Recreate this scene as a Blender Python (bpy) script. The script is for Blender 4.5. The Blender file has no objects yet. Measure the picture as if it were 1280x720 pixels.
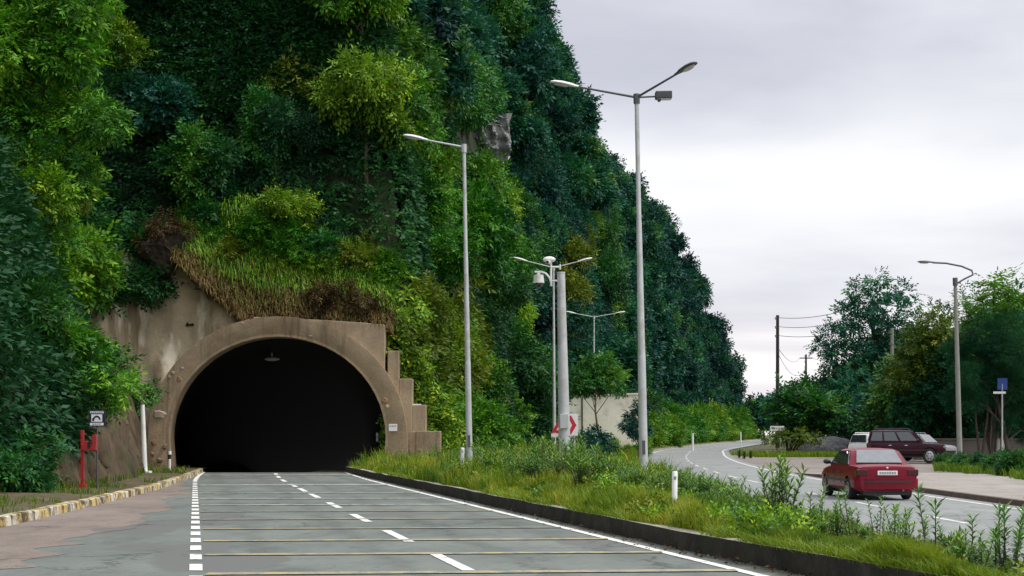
import bpy, bmesh, math, random
import numpy as np
from mathutils import Vector, Matrix

random.seed(7)
RNG = np.random.default_rng(11)
S = bpy.context.scene
COL = S.collection
PI = math.pi

# ------------------------------------------------------------------ camera
FPX = 2000.0            # focal length in pixels of a 1280 wide frame
CAMH = 1.7
HOR = 547.0
cam_d = bpy.data.cameras.new("camera")
cam = bpy.data.objects.new("camera", cam_d)
COL.objects.link(cam)
cam.location = (0, 0, CAMH)
cam.rotation_euler = (PI / 2, 0, 0)
cam_d.sensor_width = 36.0
cam_d.sensor_fit = 'HORIZONTAL'
cam_d.lens = 36.0 * FPX / 1280.0
cam_d.shift_y = (HOR - 360.0) / 1280.0
cam_d.clip_start = 0.5
cam_d.clip_end = 6000
S.camera = cam
S.view_settings.view_transform = 'Standard'
S.view_settings.look = 'None'
S.view_settings.gamma = 1.0
S.view_settings.exposure = 0.45

# ------------------------------------------------------------------ materials
def new_mat(name):
    m = bpy.data.materials.new(name)
    m.use_nodes = True
    nt = m.node_tree
    return m, nt, nt.nodes["Principled BSDF"], nt.nodes["Material Output"]

def N(nt, t, **kw):
    n = nt.nodes.new(t)
    for k, v in kw.items():
        setattr(n, k, v)
    return n

def ramp(nt, fac, stops, interp='LINEAR'):
    r = N(nt, 'ShaderNodeValToRGB')
    r.color_ramp.interpolation = interp
    e = r.color_ramp.elements
    while len(e) < len(stops):
        e.new(0.5)
    for i, (p, c) in enumerate(stops):
        e[i].position = p
        e[i].color = (c[0], c[1], c[2], 1)
    if fac is not None:
        nt.links.new(fac, r.inputs[0])
    return r.outputs[0]

def noise(nt, scale, detail=4, rough=.55, vec=None, dist=0.0):
    n = N(nt, 'ShaderNodeTexNoise')
    n.inputs['Scale'].default_value = scale
    n.inputs['Detail'].default_value = detail
    n.inputs['Roughness'].default_value = rough
    n.inputs['Distortion'].default_value = dist
    if vec is not None:
        nt.links.new(vec, n.inputs['Vector'])
    return n.outputs['Fac']

def wpos(nt, scale=(1, 1, 1)):
    g = N(nt, 'ShaderNodeNewGeometry')
    mp = N(nt, 'ShaderNodeMapping')
    mp.inputs['Scale'].default_value = scale
    nt.links.new(g.outputs['Position'], mp.inputs['Vector'])
    return mp.outputs['Vector']

def opos(nt, scale=(1, 1, 1)):
    g = N(nt, 'ShaderNodeTexCoord')
    mp = N(nt, 'ShaderNodeMapping')
    mp.inputs['Scale'].default_value = scale
    nt.links.new(g.outputs['Object'], mp.inputs['Vector'])
    return mp.outputs['Vector']

def mix(nt, fac, a, b, mode='MIX'):
    m = N(nt, 'ShaderNodeMix', data_type='RGBA', blend_type=mode)
    for sock, v in ((m.inputs[0], fac), (m.inputs[6], a), (m.inputs[7], b)):
        if isinstance(v, (int, float)):
            sock.default_value = v
        elif isinstance(v, (tuple, list)):
            sock.default_value = (v[0], v[1], v[2], 1)
        else:
            nt.links.new(v, sock)
    return m.outputs[2]

def bump(nt, height, strength, dist, bs):
    b = N(nt, 'ShaderNodeBump')
    b.inputs['Strength'].default_value = strength
    b.inputs['Distance'].default_value = dist
    nt.links.new(height, b.inputs['Height'])
    nt.links.new(b.outputs[0], bs.inputs['Normal'])

def simple(name, col, rough=.6, metal=0.0, var=.25, scale=6.0, spec=.5, bumpy=0.0, dirt=None, dscale=1.5):
    m, nt, bs, out = new_mat(name)
    v = opos(nt)
    f = noise(nt, scale, 5, .6, v)
    c = ramp(nt, f, [(.25, [x * (1 - var) for x in col]), (.75, [min(1, x * (1 + var)) for x in col])])
    if dirt is not None:
        g = noise(nt, dscale, 6, .65, v, .4)
        gm = ramp(nt, g, [(.5, (0, 0, 0)), (.68, (1, 1, 1))])
        c = mix(nt, gm, c, dirt)
    nt.links.new(c, bs.inputs['Base Color'])
    bs.inputs['Roughness'].default_value = rough
    bs.inputs['Metallic'].default_value = metal
    bs.inputs['Specular IOR Level'].default_value = spec
    if bumpy:
        bump(nt, noise(nt, scale * 6, 5, .6, v), bumpy, .02, bs)
    return m

def leaf_mat(name, stops, trans=.16, rough=.55, spec=.18, orand=.35, tcol=(.25, .4, .03)):
    """stops: colour ramp over the per-leaf tint attribute"""
    m, nt, bs, out = new_mat(name)
    a = N(nt, 'ShaderNodeAttribute', attribute_name='tint')
    c = ramp(nt, a.outputs['Fac'], stops)
    oi = N(nt, 'ShaderNodeObjectInfo')
    hs = N(nt, 'ShaderNodeHueSaturation')
    mr = N(nt, 'ShaderNodeMapRange')
    mr.inputs['To Min'].default_value = 1 - orand
    mr.inputs['To Max'].default_value = 1 + orand
    nt.links.new(oi.outputs['Random'], mr.inputs['Value'])
    nt.links.new(mr.outputs[0], hs.inputs['Value'])
    mh = N(nt, 'ShaderNodeMapRange')
    mh.inputs['To Min'].default_value = .5 + .035 * (orand / .35)
    mh.inputs['To Max'].default_value = .5 - .035 * (orand / .35)
    nt.links.new(oi.outputs['Random'], mh.inputs['Value'])
    nt.links.new(mh.outputs[0], hs.inputs['Hue'])
    nt.links.new(c, hs.inputs['Color'])
    nt.links.new(hs.outputs[0], bs.inputs['Base Color'])
    bs.inputs['Roughness'].default_value = rough
    bs.inputs['Specular IOR Level'].default_value = spec
    t = N(nt, 'ShaderNodeBsdfTranslucent')
    tm = mix(nt, 1.0, hs.outputs[0], (1.3, 1.45, .5), 'MULTIPLY')
    nt.links.new(tm, t.inputs['Color'])
    ms = N(nt, 'ShaderNodeMixShader')
    ms.inputs[0].default_value = trans
    nt.links.new(bs.outputs[0], ms.inputs[1])
    nt.links.new(t.outputs[0], ms.inputs[2])
    nt.links.new(ms.outputs[0], out.inputs[0])
    return m

M = {}
M['leaf_bright'] = leaf_mat('leaf_bright', [(0, (.014, .055, .008)), (.45, (.058, .185, .012)), (.8, (.14, .32, .016)), (1, (.26, .40, .03))])
M['leaf_mid'] = leaf_mat('leaf_mid', [(0, (.010, .048, .016)), (.5, (.026, .125, .030)), (.85, (.062, .215, .030)), (1, (.13, .27, .03))])
M['leaf_dark'] = leaf_mat('leaf_dark', [(0, (.005, .042, .040)), (.5, (.014, .090, .068)), (.85, (.030, .145, .075)), (1, (.075, .195, .05))], orand=.4)  # blue-green also carries the far hill's haze, put into the colour
M['leaf_under'] = leaf_mat('leaf_under', [(0, (.008, .042, .018)), (.5, (.018, .085, .028)), (.85, (.04, .14, .03)), (1, (.08, .19, .03))], orand=0)  # darker than the tree leaves, shadow between crowns put into the colour
M['leaf_left'] = leaf_mat('leaf_left', [(0, (.008, .045, .008)), (.4, (.035, .145, .014)), (.75, (.12, .33, .016)), (1, (.27, .44, .03))], orand=0)
M['leaf_brown'] = leaf_mat('leaf_brown', [(0, (.02, .012, .006)), (.5, (.06, .036, .016)), (.85, (.12, .075, .03)), (1, (.10, .10, .02))], orand=0)
M['leaf_yellow'] = leaf_mat('leaf_yellow', [(0, (.04, .07, .008)), (.5, (.095, .15, .012)), (.85, (.17, .22, .018)), (1, (.24, .25, .04))], orand=.12)
M['leaf_pine'] = leaf_mat('leaf_pine', [(0, (.005, .030, .016)), (.6, (.012, .062, .027)), (1, (.03, .11, .04))], trans=.12, spec=.05, rough=.8, orand=.1)
M['leaf_ole'] = leaf_mat('leaf_ole', [(0, (.020, .065, .014)), (.5, (.06, .155, .022)), (.85, (.14, .28, .038)), (1, (.24, .39, .07))], trans=.15, rough=.45, spec=.3, orand=.2)
M['grass'] = leaf_mat('grass', [(0, (.04, .10, .006)), (.45, (.13, .20, .010)), (.85, (.21, .26, .018)), (1, (.29, .30, .04))], trans=.3, rough=.6, spec=.25, orand=0)
M['drygrass'] = leaf_mat('drygrass', [(0, (.07, .05, .02)), (.4, (.16, .11, .04)), (.75, (.26, .18, .07)), (1, (.16, .19, .03))], trans=.25, rough=.7, spec=.2, orand=0)
M['flower'] = simple('flower', (.75, .74, .62), .6)
M['bark'] = simple('bark', (.07, .052, .038), .9, var=.5, scale=5, bumpy=.5)
M['bark_pale'] = simple('bark_pale', (.20, .17, .14), .9, var=.4, scale=5, bumpy=.5)
M['limewash'] = simple('limewash', (.7, .7, .66), .8, var=.12, dirt=(.25, .22, .18))

M['galv'] = simple('galv', (.50, .52, .52), .45, .25, var=.12, scale=3, dirt=(.34, .33, .30), dscale=.8)
M['galv_dark'] = simple('galv_dark', (.10, .105, .11), .5, .2, var=.2)
M['white_paint'] = simple('white_paint', (.78, .79, .78), .4, var=.06, scale=2, dirt=(.5, .47, .4), dscale=1.2)
M['lamp_white'] = simple('lamp_white', (.75, .76, .76), .35, var=.05)
M['lamp_dark'] = simple('lamp_dark', (.06, .062, .065), .5, var=.2)
M['lens'] = simple('lens', (.42, .43, .40), .15, var=.1)
M['black_plastic'] = simple('black_plastic', (.015, .015, .016), .45, var=.2)
M['red_paint'] = simple('red_paint', (.42, .018, .022), .45, var=.2, dirt=(.2, .03, .03))
M['sign_red'] = simple('sign_red', (.55, .012, .03), .4, var=.08)
M['sign_white'] = simple('sign_white', (.80, .80, .80), .4, var=.05)
M['sign_black'] = simple('sign_black', (.008, .013, .04), .5, var=.2)
M['sign_blue'] = simple('sign_blue', (.012, .06, .30), .4, var=.1)
M['sign_grey'] = simple('sign_grey', (.3, .31, .33), .5, var=.1)
M['sign_back'] = simple('sign_back', (.33, .34, .34), .5, .3, var=.1)
M['cream'] = simple('cream', (.84, .80, .68), .85, var=.1, scale=1.2, dirt=(.5, .43, .30), dscale=.5)
M['wood_pole'] = simple('wood_pole', (.045, .036, .03), .9, var=.4, scale=4)
M['conc_pole'] = simple('conc_pole', (.24, .245, .22), .85, var=.15, scale=2, dirt=(.2, .2, .17))
M['wire'] = simple('wire', (.03, .03, .03), .6)
M['tyre'] = simple('tyre', (.018, .018, .018), .85, var=.2)
M['rim'] = simple('rim', (.42, .43, .45), .3, .8, var=.1)
M['plastic_dark'] = simple('plastic_dark', (.022, .022, .024), .5, var=.2)
M['tail_red'] = simple('tail_red', (.05, .003, .006), .15, var=.2)
M['amber'] = simple('amber', (.5, .17, .02), .2, var=.1)
M['head_lens'] = simple('head_lens', (.55, .57, .6), .1, .3, var=.1)
M['plate'] = simple('plate', (.8, .8, .78), .4, var=.03)
M['chrome'] = simple('chrome', (.6, .6, .62), .2, .9, var=.05)

def paint_mat(name, col, dust=(.25, .2, .16), dustf=.18):
    m, nt, bs, out = new_mat(name)
    v = opos(nt)
    f = noise(nt, 3.5, 6, .6, v)
    g = ramp(nt, f, [(.4, (0, 0, 0)), (.8, (dustf, dustf, dustf))])
    sep = N(nt, 'ShaderNodeSeparateXYZ')
    nt.links.new(v, sep.inputs[0])
    mr = N(nt, 'ShaderNodeMapRange')
    mr.inputs['From Min'].default_value = .75
    mr.inputs['From Max'].default_value = .2
    mr.inputs['To Max'].default_value = .05
    nt.links.new(sep.outputs['Z'], mr.inputs['Value'])
    ad = N(nt, 'ShaderNodeMath', operation='ADD')
    nt.links.new(g, ad.inputs[0]); nt.links.new(mr.outputs[0], ad.inputs[1])
    c = mix(nt, ad.outputs[0], col, dust)
    nt.links.new(c, bs.inputs['Base Color'])
    bs.inputs['Roughness'].default_value = .38
    bs.inputs['Specular IOR Level'].default_value = .12
    bs.inputs['Coat Weight'].default_value = .3
    bs.inputs['Coat Roughness'].default_value = .05; bs.inputs['Coat IOR'].default_value = 1.35
    return m
M['car_red'] = paint_mat('car_red', (.155, .0012, .014), dustf=.01)
M['car_maroon'] = paint_mat('car_maroon', (.030, .003, .011), dustf=.02)
M['car_white'] = paint_mat('car_white', (.75, .75, .74), dustf=.1)
M['car_silver'] = paint_mat('car_silver', (.42, .45, .47), dustf=.1)

def glass_mat(name, col=(.02, .025, .03), rough=.04, spec=.8):
    m, nt, bs, out = new_mat(name)
    v = opos(nt)
    f = noise(nt, 5, 4, .6, v)
    c = ramp(nt, f, [(.3, col), (.8, [min(1, x * 1.5 + .01) for x in col])])
    nt.links.new(c, bs.inputs['Base Color'])
    bs.inputs['Roughness'].default_value = rough
    bs.inputs['IOR'].default_value = 1.6
    bs.inputs['Specular IOR Level'].default_value = spec
    return m
M['glass'] = glass_mat('glass')
M['glass_rear'] = glass_mat('glass_rear', (.10, .11, .12), .06, 1.0)

def road_mat(name, c0, c1, c2, patch=None, cracks=True, track=None, rough=.85):
    m, nt, bs, out = new_mat(name)
    v = wpos(nt)
    big = noise(nt, .18, 6, .6, v, .3)
    c = ramp(nt, big, [(.3, c0), (.55, c1), (.75, c2)])
    fine = noise(nt, 60, 2, .5, v)
    fr = ramp(nt, fine, [(.3, (.72, .72, .72)), (.7, (1.25, 1.25, 1.25))])
    c = mix(nt, 1.0, c, fr, 'MULTIPLY')
    gr = noise(nt, 7, 8, .8, v)
    c = mix(nt, 1.0, c, ramp(nt, gr, [(.35, (.84, .84, .84)), (.65, (1.14, 1.14, 1.14))]), 'MULTIPLY')
    mid = noise(nt, 1.3, 7, .7, wpos(nt, (1, .35, 1)), .6)
    st = ramp(nt, mid, [(.34, (.8, .8, .8)), (.5, (1, 1, 1)), (.72, (1.1, 1.1, 1.08))])
    c = mix(nt, 1.0, c, st, 'MULTIPLY')
    if track is not None:
        sp = N(nt, 'ShaderNodeSeparateXYZ'); nt.links.new(v, sp.inputs[0])
        la = N(nt, 'ShaderNodeMath', operation='MULTIPLY_ADD'); nt.links.new(sp.outputs['Y'], la.inputs[0]); la.inputs[1].default_value = .1985
        nt.links.new(sp.outputs['X'], la.inputs[2])
        wob = noise(nt, .8, 5, .65, v, .3)
        l2 = N(nt, 'ShaderNodeMath', operation='MULTIPLY_ADD'); nt.links.new(wob, l2.inputs[0]); l2.inputs[1].default_value = 1.1
        nt.links.new(la.outputs[0], l2.inputs[2])
        sc_ = N(nt, 'ShaderNodeMath', operation='DIVIDE'); nt.links.new(l2.outputs[0], sc_.inputs[0]); sc_.inputs[1].default_value = 10.0
        k1 = (1, 1, 1); k2 = (.80, .80, .80); k3 = (.45, .43, .40)
        tr = ramp(nt, sc_.outputs[0], [(.0, k1), (.12, k1), (.155, k2), (.19, k1), (.29, k1), (.33, k2), (.365, k1), (.47, k1), (.51, k2), (.55, k1), (.64, k1), (.68, k2), (.715, k1), (.765, (.95, .95, .95)), (.79, k3), (.9, k3)])
        c = mix(nt, 1.0, c, tr, 'MULTIPLY')
    if patch is not None:
        pn = noise(nt, .22, 3, .5, wpos(nt, (1.2, .5, 1)), .2)
        pm = ramp(nt, pn, [(.57, (0, 0, 0)), (.585, (1, 1, 1))])
        c = mix(nt, pm, c, patch)
        on = noise(nt, .9, 4, .6, wpos(nt, (1.6, .6, 1)), .3)
        om = ramp(nt, on, [(.66, (1, 1, 1)), (.72, (.62, .62, .62))])
        c = mix(nt, 1.0, c, om, 'MULTIPLY')
    if cracks:
        vo = N(nt, 'ShaderNodeTexVoronoi', feature='DISTANCE_TO_EDGE')
        vo.inputs['Scale'].default_value = .33
        ds = noise(nt, 1.6, 5, .6, v)
        vm = N(nt, 'ShaderNodeVectorMath', operation='MULTIPLY_ADD')
        cb = N(nt, 'ShaderNodeCombineXYZ')
        nt.links.new(ds, cb.inputs[0]); nt.links.new(ds, cb.inputs[1])
        nt.links.new(cb.outputs[0], vm.inputs[0])
        vm.inputs[1].default_value = (1.8, 2.4, 0)
        nt.links.new(v, vm.inputs[2])
        nt.links.new(vm.outputs[0], vo.inputs['Vector'])
        ck = ramp(nt, vo.outputs['Distance'], [(0, (.35, .35, .35)), (.016, (1, 1, 1))])
        gate = ramp(nt, noise(nt, .12, 3, .5, v), [(.44, (0, 0, 0)), (.54, (1, 1, 1))])
        ck2 = mix(nt, gate, (1, 1, 1), ck)
        c = mix(nt, 1.0, c, ck2, 'MULTIPLY')
    nt.links.new(c, bs.inputs['Base Color'])
    bs.inputs['Roughness'].default_value = rough
    bs.inputs['Specular IOR Level'].default_value = .3
    bump(nt, fine, .25, .01, bs)
    return m
M['asphalt'] = road_mat('asphalt', (.115, .135, .125), (.15, .17, .155), (.185, .20, .18), patch=(.12, .128, .122), track=1)
M['asphalt_right'] = road_mat('asphalt_right', (.20, .215, .215), (.235, .25, .245), (.27, .28, .275))
M['concrete_pink'] = road_mat('concrete_pink', (.17, .14, .122), (.215, .18, .158), (.255, .215, .188), patch=(.135, .125, .115))
M['lot'] = road_mat('lot', (.19, .165, .15), (.23, .20, .18), (.27, .235, .21), patch=(.17, .16, .15))
M['pavement'] = road_mat('pavement', (.24, .215, .195), (.29, .262, .238), (.33, .30, .272), cracks=False)
M['tunnel_road'] = road_mat('tunnel_road', (.02, .02, .02), (.025, .025, .025), (.03, .03, .03), cracks=False)  # near-black copy of the asphalt, tunnel darkness put into the colour

def worn_paint(name, col, under=(.16, .175, .165), amount=.5, sc=3.0):
    m, nt, bs, out = new_mat(name)
    v = wpos(nt)
    f = noise(nt, sc, 8, .75, v, .5)
    k = ramp(nt, f, [(amount - .04, under), (amount + .08, col)])
    fine = noise(nt, 50, 2, .5, v)
    c = mix(nt, 1.0, k, ramp(nt, fine, [(.3, (.8, .8, .8)), (.7, (1.12, 1.12, 1.12))]), 'MULTIPLY')
    nt.links.new(c, bs.inputs['Base Color'])
    bs.inputs['Roughness'].default_value = .7
    return m
M['line_white'] = worn_paint('line_white', (.72, .72, .70), amount=.38)
M['line_white_worn'] = worn_paint('line_white_worn', (.42, .43, .41), amount=.47)
M['line_yellow'] = worn_paint('line_yellow', (.37, .31, .16), amount=.47)
M['line_yellow_worn'] = worn_paint('line_yellow_worn', (.33, .27, .13), amount=.5)
M['line_white_right'] = worn_paint('line_white_right', (.62, .62, .60), under=(.24, .25, .25), amount=.42)

def concrete(name, c0, c1, c2, streak=None, rough=.9, sc=.6, moss=None, wash=None):
    m, nt, bs, out = new_mat(name)
    v = wpos(nt)
    f = noise(nt, sc, 8, .65, v, .3)
    c = ramp(nt, f, [(.3, c0), (.5, c1), (.72, c2)])
    fine = noise(nt, 14, 5, .7, v)
    c = mix(nt, 1.0, c, ramp(nt, fine, [(.3, (.78, .78, .78)), (.7, (1.18, 1.18, 1.18))]), 'MULTIPLY')
    if streak is not None:
        s = noise(nt, .55, 6, .65, wpos(nt, (1.6, 1.0, .16)), .5)
        sm = ramp(nt, s, [(.5, (0, 0, 0)), (.66, (1, 1, 1))])
        c = mix(nt, sm, c, streak)
    if wash is not None:
        s = noise(nt, .7, 6, .6, wpos(nt, (1.3, 1.3, .22)), .3)
        sm = ramp(nt, s, [(.52, (0, 0, 0)), (.62, (1, 1, 1))])
        c = mix(nt, sm, c, wash)
    if moss is not None:
        s = noise(nt, .9, 7, .7, v, .6)
        sm = ramp(nt, s, [(.54, (0, 0, 0)), (.64, (1, 1, 1))])
        c = mix(nt, sm, c, moss)
    nt.links.new(c, bs.inputs['Base Color'])
    bs.inputs['Roughness'].default_value = rough
    bs.inputs['Specular IOR Level'].default_value = .25
    bump(nt, noise(nt, 9, 7, .65, v), .35, .05, bs)
    return m
M['portal'] = concrete('portal', (.24, .175, .11), (.34, .255, .165), (.43, .335, .225), streak=(.15, .105, .068), sc=.5)
M['portal_wall'] = concrete('portal_wall', (.26, .195, .13), (.36, .275, .185), (.44, .345, .24), streak=(.19, .14, .09))
M['shotcrete'] = concrete('shotcrete', (.31, .245, .155), (.43, .35, .235), (.51, .43, .305), streak=(.16, .115, .065), wash=(.68, .61, .48), sc=.35)
M['rockwall'] = concrete('rockwall', (.045, .032, .02), (.085, .06, .036), (.14, .10, .062), streak=(.05, .035, .022), moss=(.045, .055, .02), sc=.8)
M['rock'] = concrete('rock', (.10, .105, .11), (.26, .265, .27), (.42, .42, .43), streak=(.06, .07, .06), sc=1.0)
M['tunnel_dark'] = simple('tunnel_dark', (.012, .012, .012), .95, var=.3, scale=1, spec=.1)  # near-black lining colour stands in for the unlit tunnel
M['soil'] = concrete('soil', (.08, .05, .028), (.18, .12, .065), (.28, .19, .11), streak=(.05, .03, .018), sc=.9)
M['soil_orange'] = concrete('soil_orange', (.14, .08, .03), (.24, .14, .055), (.33, .20, .08), streak=(.10, .08, .03), sc=.9)
M['dark_soil'] = concrete('dark_soil', (.012, .009, .007), (.03, .022, .016), (.06, .043, .03), sc=1.2)
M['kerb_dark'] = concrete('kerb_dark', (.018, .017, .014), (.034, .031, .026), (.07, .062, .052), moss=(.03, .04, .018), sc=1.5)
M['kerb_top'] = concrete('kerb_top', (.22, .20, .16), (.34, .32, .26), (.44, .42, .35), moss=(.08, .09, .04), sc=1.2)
M['kerb_brown'] = concrete('kerb_brown', (.075, .052, .045), (.11, .078, .066), (.15, .11, .092), sc=1.5)
M['gravel'] = concrete('gravel', (.07, .075, .078), (.12, .125, .128), (.18, .185, .187), sc=4)
M['verge_soil'] = concrete('verge_soil', (.05, .065, .010), (.09, .11, .014), (.13, .145, .02), sc=1.5)
M['dirt_path'] = concrete('dirt_path', (.055, .05, .024), (.095, .078, .042), (.15, .115, .07), moss=(.05, .065, .018), sc=1.0)
M['ground'] = concrete('ground', (.05, .055, .025), (.08, .08, .04), (.12, .11, .06), sc=.3)
M['hill'] = concrete('hill', (.008, .016, .007), (.014, .026, .010), (.03, .04, .014), sc=.4)
M['wall_dim'] = concrete('wall_dim', (.07, .062, .055), (.10, .09, .08), (.13, .12, .105), sc=.8)

def kerb_paint():
    m, nt, bs, out = new_mat('kerb_paint')
    v = wpos(nt)
    sep = N(nt, 'ShaderNodeSeparateXYZ')
    nt.links.new(v, sep.inputs[0])
    w = N(nt, 'ShaderNodeMath', operation='PINGPONG')
    nt.links.new(sep.outputs['Y'], w.inputs[0]); w.inputs[1].default_value = 1.0
    st = ramp(nt, w.outputs[0], [(.49, (.52, .40, .16)), (.52, (.56, .52, .42))])
    joint = N(nt, 'ShaderNodeMath', operation='PINGPONG')
    nt.links.new(sep.outputs['Y'], joint.inputs[0]); joint.inputs[1].default_value = .5
    jm = ramp(nt, joint.outputs[0], [(.02, (.3, .3, .3)), (.05, (1, 1, 1))])
    f = noise(nt, 1.6, 8, .75, v, .6)
    k = ramp(nt, f, [(.44, (.16, .13, .09)), (.54, (1, 1, 1))])
    c = mix(nt, 1.0, st, k, 'MULTIPLY')
    c = mix(nt, 1.0, c, jm, 'MULTIPLY')
    nt.links.new(c, bs.inputs['Base Color'])
    bs.inputs['Roughness'].default_value = .85
    bump(nt, noise(nt, 12, 6, .65, v), .3, .03, bs)
    return m
M['kerb_paint'] = kerb_paint()

# ------------------------------------------------------------------ mesh helpers
class MB:
    def __init__(s):
        s.v = []; s.f = []; s.m = []
    def quad(s, a, b, c, d, mi=0):
        i = len(s.v); s.v += [tuple(a), tuple(b), tuple(c), tuple(d)]; s.f.append((i, i + 1, i + 2, i + 3)); s.m.append(mi)
    def poly(s, pts, mi=0):
        i = len(s.v); s.v += [tuple(p) for p in pts]; s.f.append(tuple(range(i, i + len(pts)))); s.m.append(mi)
    def box(s, x0, x1, y0, y1, z0, z1, mi=0):
        i = len(s.v)
        s.v += [(x0, y0, z0), (x1, y0, z0), (x1, y1, z0), (x0, y1, z0), (x0, y0, z1), (x1, y0, z1), (x1, y1, z1), (x0, y1, z1)]
        for q in ((0, 3, 2, 1), (4, 5, 6, 7), (0, 1, 5, 4), (1, 2, 6, 5), (2, 3, 7, 6), (3, 0, 4, 7)):
            s.f.append(tuple(i + k for k in q)); s.m.append(mi)
    def prism(s, pts, y0, y1, mi=0):
        """polygon in XZ (counter-clockwise seen from -Y) extruded from y0 (near) to y1"""
        n = len(pts); i = len(s.v)
        s.v += [(p[0], y0, p[1]) for p in pts] + [(p[0], y1, p[1]) for p in pts]
        s.f.append(tuple(i + k for k in range(n))); s.m.append(mi)
        s.f.append(tuple(i + n + k for k in reversed(range(n)))); s.m.append(mi)
        for k in range(n):
            j = (k + 1) % n
            s.f.append((i + k, i + n + k, i + n + j, i + j)); s.m.append(mi)
    def tube(s, pts, rad, n=10, caps=True, mi=0):
        pts = [Vector(p) for p in pts]
        if not hasattr(rad, '__len__'):
            rad = [rad] * len(pts)
        i0 = len(s.v)
        prev = None
        for k, p in enumerate(pts):
            t = (pts[min(k + 1, len(pts) - 1)] - pts[max(k - 1, 0)])
            t.normalize()
            if prev is None:
                a = Vector((1, 0, 0)) if abs(t.x) < .9 else Vector((0, 1, 0))
                u = t.cross(a).normalized()
            else:
                u = (prev - t * prev.dot(t)).normalized()
            prev = u
            w = t.cross(u)
            for j in range(n):
                an = 2 * PI * j / n
                s.v.append(tuple(p + (u * math.cos(an) + w * math.sin(an)) * rad[k]))
        for k in range(len(pts) - 1):
            for j in range(n):
                a = i0 + k * n + j; b = i0 + k * n + (j + 1) % n
                s.f.append((a, b, b + n, a + n)); s.m.append(mi)
        if caps:
            s.f.append(tuple(i0 + j for j in reversed(range(n)))); s.m.append(mi)
            e = i0 + (len(pts) - 1) * n
            s.f.append(tuple(e + j for j in range(n))); s.m.append(mi)
    def ellipsoid(s, c, r, nu=12, nv=8, mi=0, zmin=-1.0):
        i0 = len(s.v)
        for a in range(nv + 1):
            th = PI * a / nv
            for b in range(nu):
                ph = 2 * PI * b / nu
                z = max(zmin, math.cos(th))
                s.v.append((c[0] + r[0] * math.sin(th) * math.cos(ph), c[1] + r[1] * math.sin(th) * math.sin(ph), c[2] + r[2] * z))
        for a in range(nv):
            for b in range(nu):
                p = i0 + a * nu + b; q = i0 + a * nu + (b + 1) % nu
                s.f.append((p, p + nu, q + nu, q)); s.m.append(mi)

def link(name, me, mats, parent=None, loc=(0, 0, 0)):
    o = bpy.data.objects.new(name, me)
    COL.objects.link(o)
    for m in (mats if isinstance(mats, (list, tuple)) else [mats]):
        if len(me.materials) < (len(mats) if isinstance(mats, (list, tuple)) else 1):
            me.materials.append(M[m] if isinstance(m, str) else m)
    o.location = loc
    if parent is not None:
        o.parent = parent
    return o

def build(name, mb, mat, parent=None, loc=(0, 0, 0), smooth=False, bevel=0.0, fix=True, merge=False):
    me = bpy.data.meshes.new(name)
    me.from_pydata(mb.v, [], mb.f)
    if any(mb.m):
        me.polygons.foreach_set('material_index', mb.m)
    me.update()
    if fix or merge:
        bm = bmesh.new(); bm.from_mesh(me)
        if merge:
            bmesh.ops.remove_doubles(bm, verts=bm.verts, dist=1e-4)
        if fix:
            bmesh.ops.recalc_face_normals(bm, faces=bm.faces)
        bm.to_mesh(me); bm.free()
    o = link(name, me, mat, parent, loc)
    if smooth:
        me.polygons.foreach_set('use_smooth', [True] * len(me.polygons))
        try:
            me.set_sharp_from_angle(angle=math.radians(40))
        except Exception:
            pass
    if bevel:
        b = o.modifiers.new('bevel', 'BEVEL'); b.width = bevel; b.segments = 2; b.limit_method = 'ANGLE'
    return o

def tag(o, label, cat, group=None):
    o['label'] = label; o['category'] = cat
    if group: o['group'] = group
    return o

def thing(name, label, cat, loc, rot=(0, 0, 0), group=None, scale=None):
    o = bpy.data.objects.new(name, None)
    COL.objects.link(o)
    o.empty_display_size = .3
    o.location = loc; o.rotation_euler = rot
    if scale is not None: o.scale = scale
    return tag(o, label, cat, group)

def struct(o, kind='structure'):
    o['kind'] = kind
    return o

def dup(root, loc, rz, sc, label=None, group=None, cat=None):
    r = root.copy(); COL.objects.link(r)
    r.location = loc; r.rotation_euler = (0, 0, rz); r.scale = sc if hasattr(sc, '__len__') else (sc, sc, sc)
    if label: r['label'] = label
    if group: r['group'] = group
    if cat: r['category'] = cat
    for ch in list(root.children):
        c = ch.copy(); COL.objects.link(c); c.parent = r
        for g in ch.children:
            d = g.copy(); COL.objects.link(d); d.parent = c
    return r

def np_mesh(name, V, nper, tint=None, mat=None, parent=None):
    """V (n*nper,3): n faces of nper own vertices"""
    n = len(V) // nper
    me = bpy.data.meshes.new(name)
    me.vertices.add(len(V)); me.vertices.foreach_set('co', V.astype(np.float32).ravel())
    me.loops.add(len(V)); me.loops.foreach_set('vertex_index', np.arange(len(V), dtype=np.int32))
    me.polygons.add(n)
    me.polygons.foreach_set('loop_start', np.arange(n, dtype=np.int32) * nper)
    me.update(calc_edges=True)
    me.validate()
    if tint is not None:
        a = me.attributes.new('tint', 'FLOAT', 'FACE')
        a.data.foreach_set('value', tint.astype(np.float32))
    o = link(name, me, mat, parent)
    return o

def grid_mesh(name, P, mat, keep=None, smooth=True, parent=None):
    """P (r,c,3)"""
    r, c, _ = P.shape
    me = bpy.data.meshes.new(name)
    idx = np.arange(r * c).reshape(r, c)
    F = np.stack([idx[:-1, :-1], idx[:-1, 1:], idx[1:, 1:], idx[1:, :-1]], -1)
    if keep is not None:
        F = F[keep]
    else:
        F = F.reshape(-1, 4)
    me.from_pydata(P.reshape(-1, 3).tolist(), [], F.tolist())
    me.update()
    if smooth:
        me.polygons.foreach_set('use_smooth', [True] * len(me.polygons))
    return link(name, me, mat, parent)

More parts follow.
